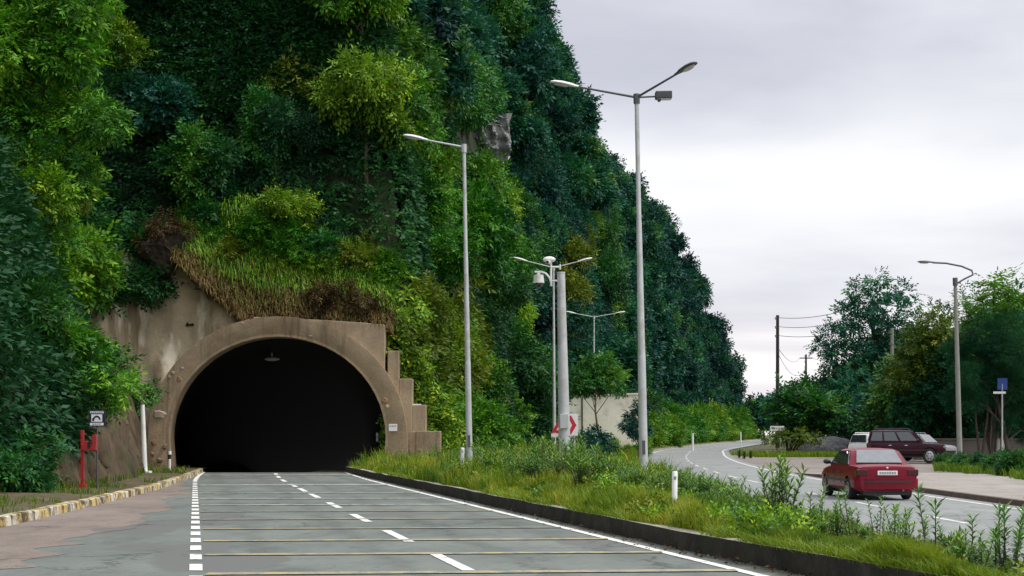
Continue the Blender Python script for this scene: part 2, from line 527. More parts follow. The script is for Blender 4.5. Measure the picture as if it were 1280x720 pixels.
# ------------------------------------------------------------------ noise in numpy
def vnoise(x, y, seed=0):
    x = np.asarray(x, float); y = np.asarray(y, float)
    xi = np.floor(x).astype(np.int64); yi = np.floor(y).astype(np.int64)
    fx = x - xi; fy = y - yi
    fx = fx * fx * (3 - 2 * fx); fy = fy * fy * (3 - 2 * fy)
    def h(a, b):
        n = (a * 374761393 + b * 668265263 + seed * 144665) & 0x7fffffff
        n = ((n ^ (n >> 13)) * 1274126177) & 0x7fffffff
        return ((n ^ (n >> 16)) & 0xffff) / 65535.0
    return (h(xi, yi) * (1 - fx) + h(xi + 1, yi) * fx) * (1 - fy) + (h(xi, yi + 1) * (1 - fx) + h(xi + 1, yi + 1) * fx) * fy
def fbm(x, y, o=4, seed=0):
    s = 0; a = .5; t = 0
    for k in range(o):
        s = s + a * vnoise(x * 2 ** k, y * 2 ** k, seed + k); t += a; a *= .5
    return s / t

# ------------------------------------------------------------------ layout functions
def zg(Y):
    return .005 * np.maximum(0, np.minimum(np.asarray(Y, float), 600) - 70)
def XL(Y):                       # kerb line of the left carriageway (median side)
    Y = np.asarray(Y, float)
    return 7.4 - .1985 * Y + .32 * np.clip((25 - Y) / 9, 0, 1) ** 1.3
CY = np.array([-40, 20, 45, 65, 90, 117, 160, 216, 268, 320, 400, 520.])
CX = np.array([9, 9, 9, 9.35, 10.3, 12.6, 18.0, 29.5, 41, 53, 76, 115.])
def rc(Y):
    # smooth centreline of the right road
    Y = np.asarray(Y, float)
    return (np.interp(Y - 9, CY, CX) + np.interp(Y, CY, CX) + np.interp(Y + 9, CY, CX)) / 3
RW = 3.55
def rL(Y): return rc(Y) - RW * 1.0
def rR(Y): return rc(Y) + RW * 1.0
FY = np.array([60, 80, 100, 125, 150, 160, 172, 185, 200, 216, 250, 300, 345, 385, 430, 520.])
FX = np.array([-6, -4, -2, 1, 2, 3, 9.5, 13.3, 13.6, 13.2, 20.5, 33.5, 48.0, 54.0, 48, 0.])
def foot(Y): return np.interp(Y, FY, FX)
def kk(Y): return np.interp(Y, [80, 200, 260, 345], [9.5, 9.0, 13, 16])
def amp(Y): return np.interp(Y, [80, 200, 345, 430], [64, 60, 60, 52])
def leftfoot(Y):
    return np.interp(Y, [-40, 20, 40, 44.5, 50, 60, 68, 79, 90], [-15, -15, -14.8, -13.2, -13.4, -14.6, -16.1, -18.3, -20])
def hillz(X, Y):
    X = np.asarray(X, float); Y = np.asarray(Y, float)
    w = (fbm(X / 9, Y / 11, 4, 3) - .5) * 5.0
    d1 = foot(Y) - X + w * .55
    z1 = np.where(d1 > 0, amp(Y) * (1 - np.exp(-np.maximum(d1, 0) / kk(Y))) + .22 * np.maximum(d1, 0), d1 * 2)
    dl = leftfoot(Y) - X
    zl = np.where(dl > .3, .9 + np.interp(Y, [58, 70, 79], [2.0, 1.1, .8]) * dl + w * np.minimum(1, dl / 3), -3)
    zf = np.where(Y > 80.6, 7.2 + 2.5 * (Y - 80.6) + w * np.minimum(1, np.maximum(0, Y - 81) / 3), -3)
    return np.minimum(z1 + zg(Y), np.maximum(zl, zf))
def hit(px, py, y0=60, y1=420):
    """point of the hill behind a direction"""
    Y = np.arange(y0, y1, .5)
    X = (px - 640) * Y / FPX
    Z = CAMH + (HOR - py) * Y / FPX
    hz = hillz(X, Y)
    i = np.nonzero(hz > Z)[0]
    if len(i) == 0: return None
    k = i[0]
    return (X[k], Y[k], Z[k])
def P(px, Y, py=None):
    X = (px - 640) * Y / FPX
    return (X, Y) if py is None else (X, Y, CAMH + (HOR - py) * Y / FPX)
def project(X, Y, Z):
    return 640 + X / Y * FPX, HOR - (Z - CAMH) / Y * FPX

# ------------------------------------------------------------------ world: overcast sky
W = bpy.data.worlds.new("World"); S.world = W
W.use_nodes = True
nt = W.node_tree
nt.nodes.clear()
SUN_EL, SUN_AZ = 55.0, 100.0        # azimuth measured from +Y towards +X
sky = N(nt, 'ShaderNodeTexSky', sky_type='NISHITA')
sky.sun_disc = False
sky.sun_elevation = math.radians(SUN_EL)
sky.sun_rotation = math.radians(SUN_AZ)
bg1 = N(nt, 'ShaderNodeBackground'); bg1.inputs[1].default_value = .07
nt.links.new(sky.outputs[0], bg1.inputs[0])
tc = N(nt, 'ShaderNodeTexCoord')
sep = N(nt, 'ShaderNodeSeparateXYZ'); nt.links.new(tc.outputs['Generated'], sep.inputs[0])
zc = N(nt, 'ShaderNodeMath', operation='MAXIMUM'); nt.links.new(sep.outputs['Z'], zc.inputs[0]); zc.inputs[1].default_value = 0.0
za = N(nt, 'ShaderNodeMath', operation='ADD'); nt.links.new(zc.outputs[0], za.inputs[0]); za.inputs[1].default_value = .16
vd = N(nt, 'ShaderNodeVectorMath', operation='DIVIDE')
cb = N(nt, 'ShaderNodeCombineXYZ')
for k in range(3): nt.links.new(za.outputs[0], cb.inputs[k])
nt.links.new(tc.outputs['Generated'], vd.inputs[0]); nt.links.new(cb.outputs[0], vd.inputs[1])
mp = N(nt, 'ShaderNodeMapping'); mp.inputs['Scale'].default_value = (.75, 1.0, 0); mp.inputs['Location'].default_value = (3.1, 1.55, 0)
nt.links.new(vd.outputs[0], mp.inputs[0])
n1 = noise(nt, .95, 7, .52, mp.outputs[0], .35)
cl = ramp(nt, n1, [(.30, (.58, .585, .65)), (.42, (.70, .705, .76)), (.52, (.83, .835, .87)), (.62, (.93, .93, .945))])
zn = noise(nt, 2.2, 5, .55, tc.outputs['Generated'], .2)
zw_ = N(nt, 'ShaderNodeMath', operation='MULTIPLY_ADD'); nt.links.new(zn, zw_.inputs[0]); zw_.inputs[1].default_value = .13; zw_.inputs[2].default_value = -.065
zw2 = N(nt, 'ShaderNodeMath', operation='ADD'); nt.links.new(zw_.outputs[0], zw2.inputs[0]); nt.links.new(sep.outputs['Z'], zw2.inputs[1])
zw = zw2.outputs[0]
# brightening of the overcast towards the zenith and a pale warm band at the horizon
zr = ramp(nt, zw, [(.0, (1.42, 1.34, 1.27)), (.05, (1.26, 1.21, 1.19)), (.085, (1.08, 1.08, 1.10)), (.115, (1.06, 1.06, 1.08)), (.145, (1.19, 1.19, 1.19)), (.172, (1.03, 1.04, 1.07)), (.20, (.90, .92, .965)), (.235, (.97, .985, 1.02)), (.30, (1.0, 1.015, 1.04)), (1.0, (1.0, 1.0, 1.0))])
cl2 = mix(nt, 1.0, cl, zr, 'MULTIPLY')
zs = N(nt, 'ShaderNodeMapRange', interpolation_type='SMOOTHSTEP')
zs.inputs['From Min'].default_value = .28; zs.inputs['From Max'].default_value = .75
zs.inputs['To Min'].default_value = .73; zs.inputs['To Max'].default_value = 1.75
nt.links.new(sep.outputs['Z'], zs.inputs[0])
bg2 = N(nt, 'ShaderNodeBackground')
nt.links.new(cl2, bg2.inputs[0]); nt.links.new(zs.outputs[0], bg2.inputs[1])
ms = N(nt, 'ShaderNodeMixShader'); ms.inputs[0].default_value = .94
nt.links.new(bg1.outputs[0], ms.inputs[1]); nt.links.new(bg2.outputs[0], ms.inputs[2])
wo = N(nt, 'ShaderNodeOutputWorld'); nt.links.new(ms.outputs[0], wo.inputs[0])

sl = bpy.data.lights.new('sun', 'SUN'); sl.energy = 1.5; sl.angle = math.radians(11); sl.color = (1, .92, .78)
so = bpy.data.objects.new('sun', sl); COL.objects.link(so)
e, a = math.radians(SUN_EL), math.radians(SUN_AZ)
sd = Vector((math.cos(e) * math.sin(a), math.cos(e) * math.cos(a), math.sin(e)))
so.rotation_euler = (-sd).to_track_quat('-Z', 'Y').to_euler()
so.location = (60, 20, 90)

# ------------------------------------------------------------------ ground, roads
def strip(name, Ys, fl, fr, fz, mat, ncol=4):
    Ys = np.asarray(Ys, float)
    t = np.linspace(0, 1, ncol)
    l = fl(Ys)[:, None]; r = fr(Ys)[:, None]
    X = l + (r - l) * t
    Y = np.repeat(Ys[:, None], ncol, 1)
    Z = fz(X, Y)
    return grid_mesh(name, np.stack([X, Y, Z], -1), mat)

def make_ground():
    xs = np.concatenate([np.linspace(-2500, -60, 8), np.arange(-40, 70, 5.0), np.linspace(90, 2500, 9)])
    ys = np.concatenate([np.linspace(-600, -60, 5), np.arange(-40, 79, 6.0), [79.4], np.arange(85, 560, 12.0), np.linspace(620, 5000, 8)])
    X, Y = np.meshgrid(xs, ys)
    Z = zg(Y) - .06 - .25 * ((X < -13) | (Y < -25))
    cx = (X[:-1, :-1] + X[1:, 1:]) / 2; cy = (Y[:-1, :-1] + Y[1:, 1:]) / 2
    keep = ~((cy > 79.4) & (cx < foot(cy) - 4) & (cx > -80) & (cy < 230))
    o = grid_mesh('ground', np.stack([X, Y, Z], -1), 'ground', keep, smooth=False)
    struct(o)
make_ground()

def left_z(X, Y):
    return np.where(Y > 78.5, -.055 * (Y - 78.5), 0.0)
def curve_r(Y):                   # the carriageway bears slightly right at the portal
    Y = np.asarray(Y, float)
    return .5 * np.clip((Y - 62) / 18, 0, 1) ** 1.5
YS = np.concatenate([np.arange(-40, 60, 4.0), np.arange(60, 79.5, 1.5), [79.0]])
struct(strip('road', YS, lambda y: np.interp(y, [-40, 10, 30, 40, 52, 76, 79], [-7, -8.2, -9.6, -10.4, -11.5, -14.9, -15.6]) - .05,
             lambda y: XL(y) - .02, left_z, 'asphalt', 10))
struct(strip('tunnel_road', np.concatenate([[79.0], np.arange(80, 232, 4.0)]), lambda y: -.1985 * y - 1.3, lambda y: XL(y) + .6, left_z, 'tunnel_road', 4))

# layby of pink concrete
LB = [(48.6, -9.84), (44, -9.3), (41.5, -9.0), (38, -8.1), (34.7, -7.9), (32.5, -7.25), (30.9, -7.3), (29, -7.5), (27.6, -7.15), (25, -7.1), (23, -6.85), (20.2, -6.5), (14, -6.2), (4, -5.6), (-40, -4.5)]
ly = np.array([p[0] for p in LB])[::-1]; lx = np.array([p[1] for p in LB])[::-1]
yy = np.concatenate([np.arange(-40, 15, 3.0), np.arange(15, 60, .35)])
def lb_r(y):
    j = (fbm(y * .9, y * 0 + 3, 4, 9) - .5) * 1.0
    return np.where(y > 48.6, np.interp(y, [48.6, 60], [-9.84, -12.3]), np.interp(y, ly, lx)) + j * np.clip((60 - y) / 8, 0, 1)
def lkerb(y): return np.interp(y, [-40, 10, 30, 40, 52, 66, 76, 79], [-7, -8.2, -9.6, -10.4, -11.5, -13.3, -14.75, -15.2])
struct(strip('layby', yy, lambda y: lkerb(y) - .02, lambda y: np.maximum(lb_r(y), lkerb(y) + .02), lambda X, Y: X * 0 + .005, 'concrete_pink', 8))

# painted markings, left carriageway
def ribbon(mb, y0, y1, off, w, z=.009, n=1, curve=True, mi=0):
    ys = np.linspace(y0, y1, n + 1)
    for i in range(n):
        a, b = ys[i], ys[i + 1]
        ca, cb_ = (curve_r(a), curve_r(b)) if curve else (0, 0)
        xa = off - .1985 * a + ca; xb = off - .1985 * b + cb_
        mb.quad((xa - w / 2, a, z), (xa + w / 2, a, z), (xb + w / 2, b, z), (xb - w / 2, b, z), mi)
mk = MB()
y = 6.0
while y < 62:                      # left edge: square blocks
    ribbon(mk, y, y + .95 + y * .004, 0.02, .17)
    y += 1.75 + y * .004
ribbon(mk, 61, 78.4, 0.02, .17, n=8)
y = 13.0
for y0 in (14.5, 20.6, 26.2, 32.4, 38.8, 45.2, 50.4, 55.2, 61.6, 67.5, 73.0):
    ribbon(mk, y0 - .2, y0 + 3.0, 3.5, .17, n=2)
ribbon(mk, -20, 78.4, 6.95, .16, n=40)
struct(build('road_marking', mk, 'line_white', fix=False))
def cross(name, ys, mat, w):
    mb = MB()
    for yc in ys:
        x0 = .15 - .1985 * yc + float(curve_r(yc)); x1 = 6.8 - .1985 * yc + float(curve_r(yc))
        mb.quad((x0, yc - w / 2, .0135), (x1, yc - w / 2 + 0.55, .0135), (x1, yc + w / 2 + 0.55, .0135), (x0, yc + w / 2, .0135))
    struct(build(name, mb, mat, fix=False))
cross('yellow_marking', [19.85, 23.1, 26.2], 'line_yellow', .33)
cross('yellow_marking', [29.6, 33.0, 36.5], 'line_yellow_worn', .30)
cross('worn_marking', [40.0, 44.0, 48.5], 'line_white_worn', .40)
cross('white_marking', [56.9, 72.0], 'line_white_worn', 1.1)

# left kerb and the strip of dirt behind it
KY = np.concatenate([np.arange(-40, 20, 4.0), np.arange(20, 78.9, 1.0)])
def prof_strip(name, Ys, pts, mat):
    """pts: list of functions (x(Y), z(Y))"""
    cols = []
    for fx, fz in pts:
        x = fx(Ys); cols.append(np.stack([x, Ys, fz(Ys) + x * 0], -1))
    return grid_mesh(name, np.stack(cols, 1), mat, smooth=False)
jig = lambda y, s: (vnoise(y * 1.0, y * 0, s) - .5) * .03
struct(prof_strip('kerb', KY, [(lambda y: lkerb(y) + jig(y, 1), lambda y: y * 0 - .05), (lambda y: lkerb(y) + jig(y, 1) - .02, lambda y: .17 + jig(y, 2)),
        (lambda y: lkerb(y) - .05, lambda y: .19 + jig(y, 2)), (lambda y: lkerb(y) - .26, lambda y: .19 + jig(y, 3)), (lambda y: lkerb(y) - .27, lambda y: y * 0 - .05)], 'kerb_paint'))
def left_ground_z(X, Y):
    return .16 + .22 * np.clip((lkerb(Y) - .3 - X) / 4, 0, 1.5) + (fbm(X * .8, Y * .5, 3, 5) - .5) * .12 * np.clip(lkerb(Y) - .3 - X, 0, 1)
struct(strip('pavement_dirt', np.concatenate([np.arange(-40, 20, 3.0), np.arange(20, 82, .8)]), lambda y: np.where(y < 45, -26.0, leftfoot(y) - 1.6), lambda y: lkerb(y) - .265, left_ground_z, 'dirt_path', 14))

# median kerb
MY = np.concatenate([np.arange(-40, 20, 4.0), np.arange(20, 79, 1.5)])
mj = lambda y, s: (vnoise(y * .8, y * 0, s) - .5) * .04
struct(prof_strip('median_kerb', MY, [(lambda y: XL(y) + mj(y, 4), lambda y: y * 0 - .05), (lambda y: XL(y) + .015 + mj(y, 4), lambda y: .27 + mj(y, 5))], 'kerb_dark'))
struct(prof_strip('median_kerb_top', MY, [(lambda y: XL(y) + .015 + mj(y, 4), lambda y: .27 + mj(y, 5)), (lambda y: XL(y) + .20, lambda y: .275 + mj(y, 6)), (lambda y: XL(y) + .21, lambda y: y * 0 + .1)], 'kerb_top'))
def med_l(y): return np.where(y < 79, XL(y) + .20, np.minimum(foot(y) - 4, XL(79)))
def med_z(X, Y):
    l = XL(Y); r = rL(Y) - .14
    l = np.where(Y < 79, l, foot(Y) - 3)
    t = np.clip((X - l) / np.maximum(r - l, .1), 0, 1)
    base = .24 * (1 - t) + .12 * t + zg(Y)
    hump = 4 * t * (1 - t) * .22 * np.clip((r - l) / 6, .3, 1.3)
    return base + hump + (fbm(X * .9, Y * .35, 4, 21) - .5) * .16 * np.clip(4 * t * (1 - t) * 2, 0, 1)
struct(strip('median_verge', np.concatenate([np.arange(-40, 16, 3.0), np.arange(16, 120, 1.2), np.arange(120, 400, 6.0)]), med_l, lambda y: rL(y) - .12, med_z, 'verge_soil', 16))

# right road
RY = np.concatenate([np.arange(-40, 60, 5.0), np.arange(60, 260, 3.0), np.arange(260, 520, 8.0)])
struct(strip('right_road', RY, lambda y: rL(y), lambda y: rR(y), lambda X, Y: zg(Y), 'asphalt_right', 6))
struct(prof_strip('road_kerb', RY, [(lambda y: rL(y), lambda y: zg(y) - .05), (lambda y: rL(y) - .01, lambda y: zg(y) + .13), (lambda y: rL(y) - .14, lambda y: zg(y) + .13), (lambda y: rL(y) - .15, lambda y: zg(y) - .05)], 'kerb_top'))
def rline(mb, y0, y1, fx, w, n):
    ys = np.linspace(y0, y1, n + 1)
    for i in range(n):
        a, b = ys[i], ys[i + 1]
        xa, xb = float(fx(a)), float(fx(b))
        za, zb = float(zg(a)) + .006, float(zg(b)) + .006
        mb.quad((xa - w / 2, a, za), (xa + w / 2, a, za), (xb + w / 2, b, zb), (xb - w / 2, b, zb))
rm = MB()
rline(rm, -30, 400, lambda y: rR(y) - .55, .16, 130)
rline(rm, -30, 400, lambda y: rL(y) + .45, .14, 130)
y = 10.0
while y < 330:
    rline(rm, y, y + 3.2, rc, .14, 2); y += 7.2
struct(build('road_line', rm, 'line_white_right', fix=False))

# right pavement, kerb, parking lot
PY = np.concatenate([np.arange(-40, 30, 5.0), np.arange(30, 76.1, 2.0)])
def pz(X, Y): return zg(Y) + .145 + 0 * X
struct(prof_strip('pavement_kerb', PY, [(lambda y: rR(y), lambda y: zg(y) - .05), (lambda y: rR(y) + .01, lambda y: zg(y) + .14 * np.clip((76 - y) / 8, 0.05, 1)),
      (lambda y: rR(y) + .17, lambda y: zg(y) + .145 * np.clip((76 - y) / 8, 0.05, 1)), ], 'kerb_brown'))
struct(strip('pavement', PY, lambda y: rR(y) + .17, lambda y: y * 0 + 60.0, lambda X, Y: zg(Y) + .145 * np.clip((76 - Y) / 8, 0.07, 1), 'pavement', 12))
struct(strip('parking_lot', np.arange(76, 131, 2.5), lambda y: rR(y), lambda y: y * 0 + 70.0, lambda X, Y: zg(Y) + .004 + .004 * (X - rR(Y)) * 0, 'lot', 10))

# ------------------------------------------------------------------ hill
def make_hill():
    xs = np.concatenate([np.linspace(-240, -60, 14), np.arange(-56, 62, 1.6)])
    ys = np.concatenate([np.arange(8, 80, 3.0), [79.9, 80.58], np.arange(80.65, 230, 1.8), np.arange(231, 525, 4.5)])
    X, Y = np.meshgrid(xs, ys)
    Z = hillz(X, Y)
    low = Z < zg(Y) - .6
    Z = np.where(low, zg(Y) - 1.0, Z)
    k = ~(low[:-1, :-1] & low[1:, :-1] & low[:-1, 1:] & low[1:, 1:])
    # leave out what would stand in the tunnel's way
    cx = (X[:-1, :-1] + X[1:, 1:]) / 2; cy = (Y[:-1, :-1] + Y[1:, 1:]) / 2
    zmin = np.minimum(np.minimum(Z[:-1, :-1], Z[1:, 1:]), np.minimum(Z[:-1, 1:], Z[1:, :-1]))
    ax = cx - (4.15 - .1985 * cy)
    tun = (ax > -7.2) & (ax < 5.4) & (cy > 76) & (zmin < 6.6)
    o = grid_mesh('hill', np.stack([X, Y, Z], -1), 'hill', k & ~tun)
    struct(o)
make_hill()

# ------------------------------------------------------------------ tunnel portal
CXP, CZP = -11.55, 1.7
def arch(rx, rz, foot_in, n=28, dx=0.0):
    pts = [(CXP + dx + rx - foot_in, -.6)]
    pts.append((CXP + dx + rx - foot_in * .4, .7))
    for k in range(n + 1):
        t = PI * k / n
        pts.append((CXP + dx + rx * math.cos(t), CZP + rz * math.sin(t)))
    pts.append((CXP + dx - rx + foot_in * .4, .7))
    pts.append((CXP + dx - rx + foot_in, -.6))
    return pts
portal = thing('tunnel_portal', 'brown concrete tunnel mouth with a rounded arch and stepped blocks on its right', 'tunnel portal', (0, 79.0, 0))
inn = arch(5.32, 4.96, .18); out_ = arch(6.38, 5.98, -.12)
mb = MB()
n = len(inn)
yf, yb = -.25, .9
def ring(mb, A, B, ya, yb_):
    for k in range(len(A) - 1):
        mb.quad((A[k][0], ya, A[k][1]), (A[k + 1][0], ya, A[k + 1][1]), (B[k + 1][0], yb_, B[k + 1][1]), (B[k][0], yb_, B[k][1]))
chf = arch(5.44, 5.08, .18)
ring(mb, chf, out_, yf, yf)
ring(mb, inn, chf, yf + .10, yf)
ring(mb, inn, inn, yf + .10, yb)
ring(mb, out_, out_, yf, yb)
build('arch_ring', mb, 'portal', portal, merge=True, smooth=True)
# thin pale lip round the opening
mb = MB(); l0 = arch(5.335, 4.975, .18); l1 = arch(5.45, 5.09, .18)
ring(mb, l0, l1, yf - .012, yf - .012); ring(mb, l1, l1, yf - .012, yf + .02); ring(mb, l0, l0, yf - .012, yf + .05)
build('arch_lip', mb, 'portal', portal, merge=True)
# upper block beside the crown
mid = arch(6.0, 5.6, 0)
seg = [p for p in mid[2:-2] if CXP - 1.6 <= p[0] <= -6.35 and p[1] > 3.6]
pl = [(-6.28, seg[0][1])] + [(-6.28, 6.02), (-6.28, 7.28), (-7.4, 7.38), (-9.2, 7.50), (CXP - 1.2, 7.66)] + list(reversed(seg))
mb = MB(); mb.prism(pl, -.02, 1.3)
build('crown_wall', mb, 'portal_wall', portal, bevel=.03)
blocks = [(-7.0, -5.60, -.5, 6.00, .10, 1.4), (-5.60, -4.93, -.5, 4.62, .16, 1.5), (-4.93, -4.27, -.5, 3.32, .22, 1.7), (-4.75, -3.50, -.5, 2.02, .02, .34)]
for (x0, x1, z0, z1, y0, y1) in blocks:
    mb = MB(); mb.box(max(x0, -6.15) if z1 > 5.9 else x0 + .004, x1, y0, y1, z0, z1)
    build('wing_block', mb, 'portal_wall', portal, bevel=.035)
mb = MB(); mb.box(-5.62, -5.5, -.06, .2, -.4, 2.2); mb.box(-5.1, -4.6, .15, .36, -.5, 2.0)
build('wing_base', mb, 'portal', portal, bevel=.03)
# lining
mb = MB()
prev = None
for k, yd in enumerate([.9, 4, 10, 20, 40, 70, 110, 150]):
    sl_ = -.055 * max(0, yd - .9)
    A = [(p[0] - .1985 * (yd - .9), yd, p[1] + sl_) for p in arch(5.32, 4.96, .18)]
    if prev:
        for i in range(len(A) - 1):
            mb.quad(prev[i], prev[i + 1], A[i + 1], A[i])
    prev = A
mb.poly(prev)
build('tunnel_lining', mb, 'tunnel_dark', portal, merge=True, smooth=True)
# patches of flaking paint and repair on the ring
def blob(mb, cx, cz, rx, rz, y, sd, thick=.05, n=16):
    r = random.Random(sd)
    ring_ = []
    for k in range(n):
        t = 2 * PI * k / n
        q = 1 + r.uniform(-.28, .28)
        ring_.append((cx + rx * q * math.cos(t), cz + rz * q * math.sin(t)))
    i = len(mb.v)
    mb.v += [(p[0], y, p[1]) for p in ring_] + [(cx + (p[0] - cx) * .7, y - thick, cz + (p[1] - cz) * .7) for p in ring_]
    for k in range(n):
        j = (k + 1) % n
        mb.f.append((i + k, i + j, i + n + j, i + n + k)); mb.m.append(0)
    mb.f.append(tuple(i + n + k for k in range(n))); mb.m.append(0)
M['patch_pale'] = concrete('patch_pale', (.30, .24, .18), (.45, .37, .29), (.6, .52, .43), sc=3)
M['patch_tan'] = concrete('patch_tan', (.2, .11, .06), (.3, .18, .10), (.42, .28, .17), sc=3)
M['bare_rock'] = concrete('bare_rock', (.12, .085, .06), (.24, .18, .12), (.35, .26, .17), sc=3)
yp = yf - .004
for i, (px, py, w, h, m) in enumerate([(199, 518, 16, 11, 'patch_pale'), (216, 466, 4, 4, 'patch_pale'), (224, 474, 5, 7, 'patch_tan'), (228, 460, 3, 3, 'patch_pale'), (212, 471, 3, 5, 'patch_pale'),
        (481, 501, 7, 7, 'patch_tan'), (484, 508, 4, 5, 'patch_pale'), (303, 404, 5, 2, 'patch_pale'), (388, 420, 4, 2, 'patch_pale')]):
    x, _, z = P(px, 78.75, py)
    mb = MB(); blob(mb, x, z, w * .0197, h * .0197, yp, i)
    build('paint_patch', mb, m, portal, fix=True)
# rubble of bare stone at the left foot of the arch
for i, (px, py, w, h) in enumerate([(192, 553, 7, 7), (200, 575, 8, 6), (190, 568, 5, 6), (206, 558, 5, 7), (194, 584, 10, 5)]):
    x, _, z = P(px, 78.7, py)
    mb = MB(); mb.ellipsoid((x, yf + .02, z), (w * .02, .10, h * .022), 9, 6)
    r = random.Random(i)
    mb.v = [(a + r.uniform(-.04, .04), b + r.uniform(-.02, .02), c + r.uniform(-.04, .04)) for a, b, c in mb.v]
    build('exposed_stone', mb, 'bare_rock' if i % 2 else 'patch_tan', portal)

def plate_thing(name, label, cat, px0, py0, px1, py1, Y, mats=('sign_white', 'sign_back'), marks=()):
    x0, _, z1 = P(px0, Y, py0); x1, _, z0 = P(px1, Y, py1)
    t = thing(name, label, cat, ((x0 + x1) / 2, Y, (z0 + z1) / 2))
    w, h = (x1 - x0) / 2, (z1 - z0) / 2
    mb = MB(); mb.box(-w, w, 0, .03, -h, h)
    build('panel', mb, mats[0], t, bevel=.006)
    if marks:
        mb = MB()
        for (a, b, c, d) in marks:
            mb.box(-w + 2 * w * a, -w + 2 * w * c, -.006, -.001, h - 2 * h * d, h - 2 * h * b)
        build('lettering', mb, 'sign_grey', t)
    return t
mk6 = [(.12, .2, .3, .35), (.36, .2, .6, .35), (.66, .2, .88, .35), (.2, .55, .45, .72), (.5, .55, .8, .72)]
plate_thing('notice_plate', 'small white notice plate fixed to the stepped block right of the tunnel', 'sign', 514, 505, 526.5, 515, 79.3, marks=mk6)
plate_thing('notice_plate', 'small white notice plate on the right leg of the arch', 'sign', 486, 530, 496.5, 539, 78.7, marks=mk6[:3])
plate_thing('reflector_plate', 'narrow grey reflector plate inside the right edge of the tunnel', 'reflector', 470, 541, 473, 552, 80.6, mats=('sign_grey', 'sign_back'))
# lamp under the tunnel crown
t = thing('tunnel_lamp', 'pale lamp housing hanging under the crown of the dark tunnel', 'lamp', (-12.9, 86.0, 5.92))
mb = MB(); mb.ellipsoid((0, 0, 0), (.42, .2, .10), 14, 8); build('housing', mb, 'lamp_white', t, smooth=True)
mb = MB(); mb.tube([(0, 0, .08), (0, 0, .75)], .03, 8); mb.ellipsoid((0, -.02, .24), (.07, .07, .07), 8, 6); build('hanger', mb, 'galv', t)

# ------------------------------------------------------------------ sprayed concrete slope, soil bank
def slope_sheet():
    xs = np.linspace(-25.5, -12.2, 60); zs = np.linspace(-.3, 13.0, 64)
    X, Z = np.meshgrid(xs, zs)
    Y = 79.05 + Z * .20 - .35 * np.maximum(0, -18.6 - X) + (fbm(X * .5, Z * .28, 4, 31) - .5) * 1.5 + (fbm(X * 1.6, Z * 1.2, 3, 35) - .5) * .35
    Y = np.maximum(Y, 78.95 - .35 * np.maximum(0, -18.0 - X) + Z * .12)
    cx = (X[:-1, :-1] + X[1:, 1:]) / 2; cz = (Z[:-1, :-1] + Z[1:, 1:]) / 2
    # upper right edge runs down from the shaded hollow to the arch crown
    top = np.interp(cx, [-25.5, -22, -18.6, -16.8, -15.4, -13.2, -12.2], [12.0, 11.6, 11.9, 11.0, 9.4, 7.7, 7.4]) + (vnoise(cx * 3, cz * 0, 3) - .5) * .5
    inside = (((cx - CXP) / 6.2) ** 2 + (np.maximum(cz - CZP, 0) / 5.8) ** 2) < 1
    keep = (cz < top) & ~inside
    o = grid_mesh('shotcrete_slope', np.stack([X, Y, Z], -1), 'shotcrete', keep)
    sm = o.modifiers.new('thick', 'SOLIDIFY'); sm.thickness = .25; sm.offset = 1
    tag(o, 'pale stained sprayed concrete slope left of the tunnel arch', 'rock slope')
slope_sheet()

def bank():
    us = np.linspace(0, 1, 46); vs = np.linspace(0, 1, 20)
    U, V = np.meshgrid(us, vs)
    X = -16.9 + U * 11.0
    zb = np.interp(X, [-17, -15.5, -13.7, -12, -9, -6.2, -5.8], [10.6, 9.2, 7.5, 7.55, 7.45, 7.2, 6.6])
    zt = np.interp(X, [-17, -16.4, -15, -12, -8, -6, -5.8], [12.0, 12.0, 11.2, 10.3, 9.6, 8.6, 7.6])
    Z = zb + V * (zt - zb)
    Y = 79.55 + V * 1.2 + (fbm(X * .9, Z * .35, 4, 41) - .5) * 1.3 - .5 * np.sin(V * PI) * fbm(X * .4, V, 2, 8) + .3
    o = grid_mesh('soil_bank', np.stack([X, Y, Z], -1), 'soil')
    sm = o.modifiers.new('thick', 'SOLIDIFY'); sm.thickness = .6; sm.offset = -1
    tag(o, 'bare brown soil bank overhanging the top of the tunnel arch', 'earth bank')
bank()
def clump(name, label, cat, c, r, mat, seed, rough=.35, nu=26, nv=16):
    mb = MB(); mb.ellipsoid((0, 0, 0), r, nu, nv)
    rr = random.Random(seed)
    v = np.array(mb.v)
    k = .75 + rough * 2 * (fbm(v[:, 0] * 1.3 + seed + v[:, 1], v[:, 2] * 1.3 + v[:, 1] * .7, 4, seed) - .35)
    v = v * k[:, None]
    mb.v = [tuple(p) for p in v]
    o = build(name, mb, mat, None, c, smooth=False, merge=True)
    tag(o, label, cat)
    return o
x, y_, z = P(205, 80.0, 315)
clump('shade_hollow', 'dark clump standing in for shade in a hollow above the pale slope', 'shade clump', (x, 80.2, z), (1.25, .8, 1.35), 'dark_soil', 4, .5)  # near-black clump added where the hollow holds only shade

